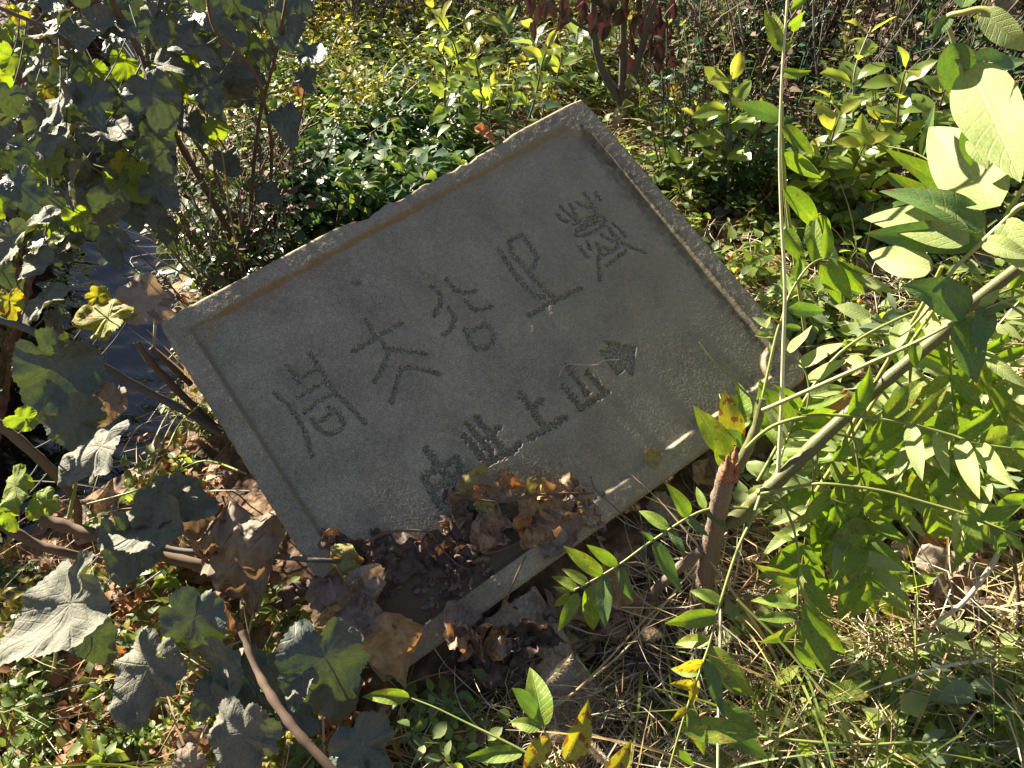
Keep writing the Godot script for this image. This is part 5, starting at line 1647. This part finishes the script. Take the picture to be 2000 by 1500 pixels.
# ---------------------------------------------------------------- dry leaves lying on the sign and round it
func build_dead_leaves() -> void:
	# where ("s" slab, "g" ground), x, y, size, heading, roll, roughness, material, height, label
	var rows := [
		["g", 475, 1100, 190, 70, 2.2, 0.5, "dry_grey", 0.15, "large crumpled grey dry leaf draped over the branch end left of the slab's lowest corner"],
		["g", 442, 1215, 120, 95, 5.0, 0.4, "dry_brown", 0.10, "brown rolled dry leaf hanging under the large crumpled grey one"],
		["g", 395, 1045, 110, 200, 4.0, 0.4, "dry_grey", 0.14, "grey dry leaf rolled into a tube left of the large crumpled one"],
		["g", 505, 1050, 90, 280, 3.5, 0.3, "dry_grey", 0.14, "pointed grey leaf flap standing up above the large crumpled leaf"],
		["g", 668, 1178, 130, 60, 3.0, 0.45, "dry_plum", 0.13, "plum-coloured curled dry leaf over the slab's lowest corner"],
		["g", 715, 1150, 85, 80, 1.5, 0.3, "dry_grey", 0.13, "creased pale half of a dry leaf leaning on the plum one"],
		["g", 640, 1200, 60, 110, 4.0, 0.4, "dry_tan", 0.14, "small tan curl at the left of the plum dry leaf"],
		["g", 715, 1215, 100, 10, 2.0, 0.3, "dry_plum", 0.13, "purplish flat dry leaf lapping over the tan one"],
		["g", 770, 1270, 130, 75, 1.8, 0.22, "dry_tan", 0.10, "wide tan dry leaf with rolled edges beside the broken leg"],
		["g", 560, 1160, 90, 160, 5.0, 0.6, "dry_dark", 0.08, "dark shredded dry leaf between the grey and the plum ones"],
		["g", 350, 1085, 90, 20, 5.0, 0.6, "dry_brown", 0.09, "shrivelled brown leaf hanging from the broken branch"],
		["g", 672, 1103, 75, 110, 1.5, 0.3, "half_green", 0.06, "small leaf half green half orange at the slab's lowest corner"],
		["s", 632, 1065, 55, 120, 3.0, 0.3, "dry_plum", 0.014, "small plum boat-shaped leaf at the left rim's lower end"],
		["s", 660, 1058, 75, 30, 5.0, 0.7, "dry_dark", 0.012, "dark shredded leaf bits caught at the left rim's lower end"],
		["s", 700, 1075, 70, 350, 4.0, 0.6, "dry_dark", 0.010, "dark flattened leaf scrap under the brown twig"],
		["s", 800, 1062, 110, 10, 3.0, 0.55, "dry_dark", 0.016, "dusky crinkled leaf under the arching twig on the slab"],
		["s", 855, 1075, 90, 60, 4.0, 0.6, "dry_dark", 0.016, "brown crinkled leaf right of the dusky one on the slab"],
		["s", 795, 1105, 100, 15, 1.6, 0.4, "dry_dark", 0.010, "flat brown leaf with torn edge on the slab's muddy corner"],
		["s", 860, 1112, 80, 20, 2.5, 0.5, "dry_dark", 0.010, "torn brown leaf with a pale lower edge beside the flat one"],
		["s", 915, 1080, 70, 340, 5.0, 0.7, "dry_dark", 0.016, "black curled leaf at the right end of the muddy corner"],
		["s", 905, 1110, 60, 40, 4.0, 0.5, "dry_dark", 0.012, "small brown leaf tip below the black curled one"],
		["s", 930, 938, 95, 300, 1.2, 0.16, "half_green", 0.022, "pale green dry leaf standing over the lower carved line"],
		["s", 972, 960, 95, 30, 2.0, 0.3, "dry_grey", 0.018, "pale folded leaf right of the pale green one"],
		["s", 890, 995, 85, 80, 4.5, 0.5, "dry_brown", 0.018, "dusky rolled leaf at the left end of the leaf heap"],
		["s", 905, 1030, 90, 50, 3.5, 0.5, "dry_dark", 0.014, "dark rolled leaf below the left end of the heap"],
		["s", 950, 965, 70, 30, 4.5, 0.5, "dry_orange", 0.022, "orange-brown curl under the pale green leaf"],
		["s", 1040, 958, 65, 70, 4.5, 0.6, "half_green", 0.034, "crumpled yellow-green leaf on top of the heap"],
		["s", 1025, 1000, 75, 120, 3.5, 0.5, "dry_tan", 0.030, "tan folded leaf below the yellow-green one"],
		["s", 1028, 1032, 65, 95, 4.5, 0.55, "dry_orange", 0.024, "orange crumpled leaf hanging at the heap's front"],
		["s", 968, 1015, 90, 20, 3.0, 0.55, "dry_brown", 0.026, "brown crinkled leaf in the middle of the heap"],
		["s", 960, 1045, 100, 15, 2.6, 0.5, "dry_brown", 0.018, "broad dusky curled leaf along the heap's front edge"],
		["s", 1075, 965, 80, 350, 3.5, 0.5, "dry_tan", 0.022, "tan leaf at the heap's back edge under the twig"],
		["s", 1118, 950, 70, 20, 4.5, 0.6, "dry_brown", 0.02, "reddish brown leaf at the right end of the twig"],
		["s", 1135, 975, 60, 60, 3.5, 0.6, "dry_grey", 0.018, "pale crinkled leaf at the right end of the heap"],
		["s", 1085, 1000, 85, 10, 2.6, 0.3, "dry_tan", 0.024, "tan curled leaf with an orange edge on the heap's right"],
		["s", 1095, 1030, 125, 330, 1.5, 0.5, "dry_plum", 0.016, "large dusky leaf spread over the lower rim"],
		["s", 1060, 1060, 100, 20, 2.0, 0.5, "dry_brown", 0.012, "brown leaf sliding off the lower rim under the large dusky one"],
		["s", 1155, 1010, 80, 40, 2.5, 0.5, "dry_brown", 0.012, "brown leaf scrap at the lower rim right of the large dusky one"],
		["s", 1000, 945, 60, 10, 5.0, 0.5, "dry_orange", 0.024, "narrow orange curl between the pale leaf and the heap"],
		["s", 1105, 985, 60, 330, 4.0, 0.6, "dry_grey", 0.026, "grey crinkled leaf behind the tan curled one"],
		["s", 945, 1000, 60, 100, 4.0, 0.6, "half_green", 0.03, "small yellowish curl amid the heap's left half"],
		["s", 1278, 890, 48, 330, 1.5, 0.15, "half_green", 0.017, "small pale green leaf lying on the lower rim's inner edge"],
		["s", 696, 552, 22, 350, 3.0, 0.2, "dry_grey", 0.003, "tiny pale leaf flake alone on the slab's face"],
		["g", 905, 1210, 70, 350, 1.0, 0.2, "dry_plum", 0.075, "flat plum leaf scrap lying on the broken leg"],
		["g", 912, 1250, 90, 60, 5.0, 0.7, "dry_brown", 0.06, "shredded brown leaf at the broken leg's left side"],
		["g", 972, 1250, 65, 300, 3.0, 0.4, "dry_orange", 0.07, "small bright orange leaf tip on the broken leg"],
		["g", 1050, 1250, 100, 20, 4.5, 0.6, "dry_dark", 0.06, "dark curled leaf across the broken leg's lower end"],
		["g", 960, 1290, 130, 50, 2.6, 0.5, "dry_dark", 0.05, "large blackish crumpled leaf below the broken leg"],
		["g", 985, 1340, 110, 110, 2.5, 0.5, "dry_dark", 0.03, "blackish crumpled leaf lower down beside the foxtail"],
		["g", 1000, 1262, 60, 30, 5.0, 0.5, "dry_grey", 0.07, "pale rolled leaf resting on the dark curled one"],
		["g", 1200, 1155, 90, 30, 2.0, 0.5, "dry_tan", 0.02, "tan crumpled leaf left of the snapped trunk"],
		["g", 1235, 1110, 80, 20, 2.0, 0.5, "dry_brown", 0.02, "brown crumpled leaf above the tan one by the trunk"],
		["g", 1305, 1005, 80, 20, 1.5, 0.5, "dry_grey", 0.03, "pale grey-tan leaf behind the feathered leaf, below the slab's lower rim"],
		["g", 1375, 935, 65, 40, 2.0, 0.4, "dry_tan", 0.03, "tan leaf on the red soil beside the trunk's snapped top"],
		["g", 1250, 1190, 60, 70, 2.0, 0.4, "dry_tan", 0.02, "pinkish tan leaf under the feathered leaf's tip"],
		["g", 1350, 1160, 70, 20, 2.5, 0.5, "dry_brown", 0.02, "brown leaf against the snapped trunk's foot"],
		["g", 1680, 1110, 95, 10, 2.0, 0.4, "dry_grey", 0.02, "wide grey-brown leaf on the bare ground right of the sapling"],
		["g", 1740, 1150, 80, 70, 2.5, 0.4, "dry_grey", 0.02, "grey-brown leaf below the wide one on the bare ground"],
		["g", 1870, 1120, 140, 20, 1.5, 0.6, "dry_grey", 0.03, "big crinkled grey-brown leaf left of the pale arching twig"],
		["g", 1850, 1180, 120, 60, 2.5, 0.6, "dry_plum", 0.03, "dusky crinkled leaf under the pale arching twig"],
		["g", 1950, 1140, 130, 330, 1.2, 0.4, "dry_tan", 0.03, "broad tan leaf at the far right of the bare ground"],
		["g", 1830, 1065, 65, 80, 2.0, 0.3, "dry_orange", 0.04, "orange dry leaf under the drooping feathered leaf"],
		["g", 1900, 1075, 80, 10, 2.5, 0.4, "dry_brown", 0.03, "brown rolled leaf right of the orange one"],
		["g", 1780, 1085, 80, 20, 3.0, 0.5, "dry_grey", 0.03, "grey rolled leaf left of the orange one"],
		["g", 1880, 1300, 90, 40, 3.0, 0.5, "dry_grey", 0.02, "grey-brown leaf among the weeds below the toothed leaf"],
		["g", 1790, 1290, 80, 10, 4.0, 0.6, "dry_tan", 0.02, "curled tan leaf left of the toothed leaf's stalk"],
		["g", 1545, 1330, 90, 330, 2.0, 0.4, "dry_plum", 0.02, "plum-brown leaf on the ground below the hanging feathered leaf"],
		["g", 1500, 1220, 60, 20, 2.0, 0.4, "dry_tan", 0.02, "tan leaf scrap behind the hanging feathered leaf"],
		["g", 1380, 1350, 70, 60, 3.0, 0.5, "dry_grey", 0.02, "grey curled leaf right of the snapped trunk's foot"],
		["g", 1280, 1290, 80, 20, 3.0, 0.5, "dry_dark", 0.02, "dark curled leaf below the round foxtail head"],
		["g", 1240, 1360, 100, 40, 1.5, 0.4, "dry_brown", 0.02, "brown torn leaf in the straw below the foxtails"],
		["g", 850, 1400, 70, 20, 3.0, 0.4, "dry_tan", 0.03, "tan leaf behind the sucker's long stalk"],
		["g", 745, 1390, 60, 330, 4.0, 0.5, "dry_brown", 0.03, "shrivelled brown leaf under the dark green mulberry leaf"],
		["g", 890, 1490, 100, 350, 2.5, 0.4, "dry_plum", 0.03, "dusky leaf at the bottom under the sucker"],
		["g", 90, 1430, 120, 10, 1.5, 0.3, "dry_brown", 0.015, "broad reddish brown leaf on the weeds in the bottom left corner"],
		["g", 385, 1470, 90, 60, 4.0, 0.4, "dry_plum", 0.05, "plum rolled leaf left of the olive mulberry leaves"],
		["g", 245, 1105, 70, 20, 3.0, 0.4, "dry_brown", 0.03, "brown leaf under the broken branch at the bank's edge"],
		["g", 395, 1340, 70, 80, 3.0, 0.5, "dry_brown", 0.05, "brown curled leaf in the shade between the young mulberries"],
		["g", 590, 152, 60, 250, 4.0, 0.5, "dry_brown", 0.35, "brown withered leaf hanging at the right of the big bush"],
		["g", 950, 262, 45, 30, 2.5, 0.5, "dry_orange", 0.02, "rust-red leaf on the soil behind the slab's upper edge"],
		["g", 1625, 795, 110, 350, 5.0, 0.2, "dry_tan", 0.30, "long rolled straw-coloured leaf caught on the olive branch"],
	]
	for i in rows.size():
		var r: Array = rows[i]
		var nu := 26 if r[3] > 80 else 18
		var m := crumpled(900 + i, r[5] * (1.0 if i % 3 else -1.0) * (0.85 if r[0] == "s" else 1.0), r[6] * (0.7 if r[0] == "s" else 1.0), nu, 19 if r[3] > 80 else 13, 0 if r[3] > 50 or i % 2 else 1).mesh()
		var p := on_slab(r[1], r[2], r[8] * 0.8) if r[0] == "s" else up(r[1], r[2], r[8])
		if r[0] == "g":
			p = over_slab(p, r[1], r[2], r[8] * 0.35)
		var d: float = -(cb.inverse() * (p - EYE)).z
		var l: float = r[3] / F * d * (0.88 if r[0] == "s" else 1.12)
		var n := sn if r[0] == "s" else (Vector3.UP.lerp((EYE - p).normalized(), 0.45)).normalized()
		n = (n + jit(0.25)).normalized()
		var a := deg_to_rad(r[4])
		var dir := cb * Vector3(cos(a), -sin(a), 0.0)
		solo("dry_leaf", m, mats[r[7]], r[9], "dry leaf", "dry leaves on and around the slab", leaf_xf(p, p + dir * l, n, rng.randf_range(0.9, 1.15)))


# ---------------------------------------------------------------- branches, twigs and stalks lying about
func build_sticks() -> void:
	# label, material, r0, r1, then x, y, height (ground "g", slab "s" or depth "d")
	var rows := [
		["broken_branch", "thick broken branch pointing at the slab's lowest corner from the left", "bark_brown", 0.0115, 0.009, "g", [[85, 1015, 0.20], [150, 1035, 0.19], [230, 1058, 0.17], [310, 1082, 0.14], [400, 1105, 0.11], [480, 1110, 0.07]]],
		["branch", "smooth thinner branch that runs along the broken one and behind the grey dry leaf", "bark_grey", 0.007, 0.004, "g", [[190, 1035, 0.20], [260, 1050, 0.18], [330, 1072, 0.16], [400, 1080, 0.14], [520, 1085, 0.09], [600, 1093, 0.07], [665, 1096, 0.05]]],
		["branch", "bent dark branch at the left end of the bank above the huge downy leaf", "bark_brown", 0.010, 0.007, "g", [[-60, 1000, 0.2], [10, 1030, 0.18], [70, 1062, 0.14], [130, 1080, 0.1], [200, 1095, 0.05]]],
		["broken_twig", "bare snapped twig slanting to the bottom between the big downy leaves", "bark_brown", 0.0056, 0.007, "d", [[474, 1234, 1.16], [500, 1305, 1.13], [530, 1360, 1.1], [580, 1430, 1.07], [645, 1500, 1.05], [700, 1570, 1.04]]],
		["brown_stalk", "forked brown stalk leaning out from behind the slab's left edge", "bark_brown", 0.006, 0.009, "d", [[266, 668, 1.5], [297, 710, 1.53], [343, 759, 1.57], [427, 842, 1.62]]],
		["brown_stalk", "second brown stalk close beside the forked one at the slab's left edge", "bark_brown", 0.0045, 0.006, "d", [[294, 680, 1.52], [330, 712, 1.55], [372, 750, 1.6]]],
		["stalk", "pale upright stalk carrying the pinkish leaf at the slab's left corner", "twig_grey", 0.003, 0.0025, "d", [[300, 685, 1.53], [303, 640, 1.51], [305, 600, 1.5]]],
		["twig", "arching brown twig on the slab's muddy corner", "bark_brown", 0.0028, 0.0016, "s", [[716, 1058, 0.02], [750, 1042, 0.03], [800, 1036, 0.032], [840, 1042, 0.03], [858, 1066, 0.02], [890, 1100, 0.015], [915, 1112, 0.01]]],
		["twig", "straight brown twig lying through the leaf heap on the slab", "bark_brown", 0.0018, 0.003, "s", [[885, 965, 0.03], [930, 975, 0.036], [985, 980, 0.04], [1040, 968, 0.04], [1100, 964, 0.03], [1160, 963, 0.024]]],
		["twig", "thin dark twig hooked over the slab's lower rim", "bark_grey", 0.0014, 0.001, "s", [[1154, 930, 0.03], [1162, 955, 0.03], [1180, 972, 0.03], [1210, 1000, 0.03], [1225, 1020, 0.025], [1228, 1034, 0.01]]],
		["twig", "short thin twig lying across the groove above the broken leg", "bark_brown", 0.0018, 0.0012, "s", [[945, 1082, 0.016], [980, 1074, 0.016], [1015, 1058, 0.02]]],
		["dry_stalk", "hair-thin dry stalk hanging over the crack of the broken leg", "bark_brown", 0.0016, 0.001, "g", [[1028, 1085, 0.14], [1010, 1120, 0.14], [990, 1170, 0.13], [968, 1215, 0.12], [955, 1240, 0.1]]],
		["dry_stalk", "curled pale stalk end beside the tan dry leaf", "straw_pale", 0.002, 0.0016, "g", [[728, 1213, 0.13], [760, 1214, 0.12], [790, 1215, 0.11], [794, 1222, 0.1]]],
		["dry_stalk", "curved dry hair lying on the slab between the carved arrow and the lower line", "straw_pale", 0.0009, 0.0007, "s", [[1092, 735, 0.006], [1100, 718, 0.012], [1115, 711, 0.014], [1140, 713, 0.014], [1165, 712, 0.014], [1180, 704, 0.014], [1210, 703, 0.008]]],
		["grey_twig", "long pale grey twig arching over the bare ground at the right", "straw_pale", 0.003, 0.0042, "g", [[1818, 1222, 0.1], [1877, 1181, 0.13], [1923, 1125, 0.14], [1942, 1095, 0.14], [1955, 1068, 0.14]]],
		["stalk", "upright yellow stalk standing on the bare ground at the right", "stem_olive", 0.0022, 0.0016, "d", [[1800, 1424, 1.2], [1792, 1330, 1.2], [1789, 1250, 1.19], [1789, 1162, 1.18]]],
		["stalk", "rusty upright stalk at the right edge of the bare ground", "bark_brown", 0.0035, 0.003, "d", [[1994, 1260, 1.25], [1988, 1160, 1.22], [1978, 1070, 1.2], [1975, 1020, 1.2]]],
		["stalk", "brown bare stalk on the ground behind the drooping feathered leaf", "bark_grey", 0.0035, 0.003, "d", [[1798, 1130, 1.42], [1782, 1085, 1.4], [1764, 1040, 1.38]]],
		["straw_stalk", "golden straw stalk slanting up to the snapped trunk", "straw", 0.0024, 0.0014, "g", [[1070, 1390, 0.10], [1130, 1345, 0.11], [1200, 1275, 0.12], [1265, 1205, 0.13], [1320, 1160, 0.14]]],
		["straw_stalk", "pale double straw stalk along the golden one", "straw_pale", 0.002, 0.0012, "g", [[1150, 1330, 0.08], [1220, 1270, 0.1], [1290, 1190, 0.12], [1370, 1090, 0.14], [1420, 1040, 0.15]]],
		["straw_stalk", "reddish straw stalk leaning right of the snapped trunk", "straw_rust", 0.002, 0.0015, "g", [[1425, 1190, 0.06], [1450, 1150, 0.07], [1480, 1112, 0.08]]],
		["straw_stalk", "golden stalk rising left of the snapped trunk's foot", "straw", 0.0024, 0.0018, "g", [[1318, 1340, 0.05], [1325, 1250, 0.08], [1345, 1180, 0.11], [1358, 1120, 0.13]]],
		["straw_stalk", "whitish bent straw in the tangle below the foxtails", "straw_pale", 0.0016, 0.001, "g", [[1060, 1355, 0.05], [1110, 1365, 0.06], [1160, 1355, 0.06], [1230, 1320, 0.05], [1330, 1290, 0.04]]],
		["straw_stalk", "long bare stem hanging straight down beside the feathered leaves at the bottom", "straw_pale", 0.002, 0.0018, "d", [[1407, 1190, 1.2], [1406, 1300, 1.16], [1403, 1400, 1.12], [1402, 1510, 1.08]]],
		["straw_stalk", "thin straw crossing the bottom between the two foxtails and the feathered leaf", "straw", 0.0016, 0.001, "g", [[1190, 1385, 0.08], [1260, 1398, 0.08], [1340, 1408, 0.07], [1400, 1412, 0.06]]],
		["twig", "thin wire-like twig under the huge downy leaf", "twig_grey", 0.0012, 0.0009, "g", [[20, 1378, 0.06], [80, 1360, 0.07], [150, 1340, 0.07], [215, 1328, 0.07]]],
		["petiole", "grey leaf stalk slanting from the huge downy leaf to the branch tip", "twig_grey", 0.0018, 0.0018, "g", [[180, 1206, 0.15], [230, 1174, 0.14], [280, 1140, 0.13], [316, 1115, 0.12]]],
		["petiole", "grey leaf stalk from the ragged leaf down to the dark branch", "twig_grey", 0.0018, 0.0014, "g", [[140, 1140, 0.14], [172, 1108, 0.13], [205, 1073, 0.15]]],
		["petiole", "pale stalk lying across the ribbed serrated leaf", "twig_grey", 0.002, 0.0016, "g", [[330, 1296, 0.18], [390, 1280, 0.19], [440, 1265, 0.18], [475, 1250, 0.16]]],
		["twig", "straight rust twig crossing behind the snapped twig", "straw_rust", 0.0012, 0.001, "g", [[380, 1300, 0.12], [450, 1297, 0.12], [520, 1296, 0.12], [570, 1296, 0.12]]],
		["stalk", "green weed stem crossing below the slab's left edge", "stem_green", 0.0024, 0.0018, "g", [[170, 985, 0.14], [260, 960, 0.13], [330, 930, 0.11], [400, 900, 0.09], [480, 925, 0.06]]],
		["stalk", "second green weed stem rising along the slab's left edge", "stem_green", 0.002, 0.0014, "g", [[280, 960, 0.06], [320, 890, 0.09], [350, 830, 0.1], [390, 790, 0.1]]],
		["stalk", "tall dry stalk leaning over the dark weeds beside the big bush", "straw", 0.0028, 0.0018, "d", [[475, 545, 2.0], [462, 480, 1.95], [448, 410, 1.9], [440, 340, 1.85], [432, 290, 1.8]]],
		["rusty_stake", "dark stake sticking out below the slab's lower rim near the trunk", "bark_brown", 0.008, 0.007, "d", [[1378, 884, 1.52], [1392, 905, 1.5], [1412, 940, 1.46]]],
		["sucker_stem", "slim olive stem standing behind the olive branch", "stem_olive", 0.004, 0.0028, "d", [[1620, 930, 1.45], [1650, 860, 1.35], [1720, 730, 1.25], [1800, 600, 1.15], [1840, 520, 1.08]]],
		["sucker_stem", "second slim olive stem leaning right behind the olive branch", "stem_olive", 0.004, 0.0026, "d", [[1500, 1180, 1.45], [1560, 1020, 1.35], [1660, 860, 1.26], [1760, 700, 1.16], [1870, 540, 1.05]]],
		["sucker_stem", "bowed yellow-green stem crossing behind the sapling", "stem_green", 0.003, 0.002, "d", [[1480, 940, 1.25], [1560, 800, 1.25], [1640, 690, 1.24], [1760, 620, 1.22], [1860, 590, 1.2]]],
		["sucker_stem", "yellow-green stem running out to the right below the clay block", "stem_olive", 0.0034, 0.0028, "d", [[1840, 785, 1.2], [1900, 765, 1.14], [1960, 745, 1.08], [2040, 715, 1.02]]],
	]
	for r in rows:
		var p := []
		for q in r[6]:
			if r[5] == "g":
				p.append(over_slab(up(q[0], q[1], q[2]), q[0], q[1], q[2] * 0.35))
			elif r[5] == "s":
				p.append(on_slab(q[0], q[1], q[2]))
			else:
				p.append(at(q[0], q[1], q[2]))
		solo(r[0] if r[0] != "petiole" else "leaf_stalk", stem_mesh(p, r[3], r[4], 8 if r[3] > 0.004 else 6, 6, 0.18 if r[3] > 0.004 else 0.05), mats[r[2]], r[1], "branch" if "branch" in r[0] else "twig" if "twig" in r[0] else "stalk", "")
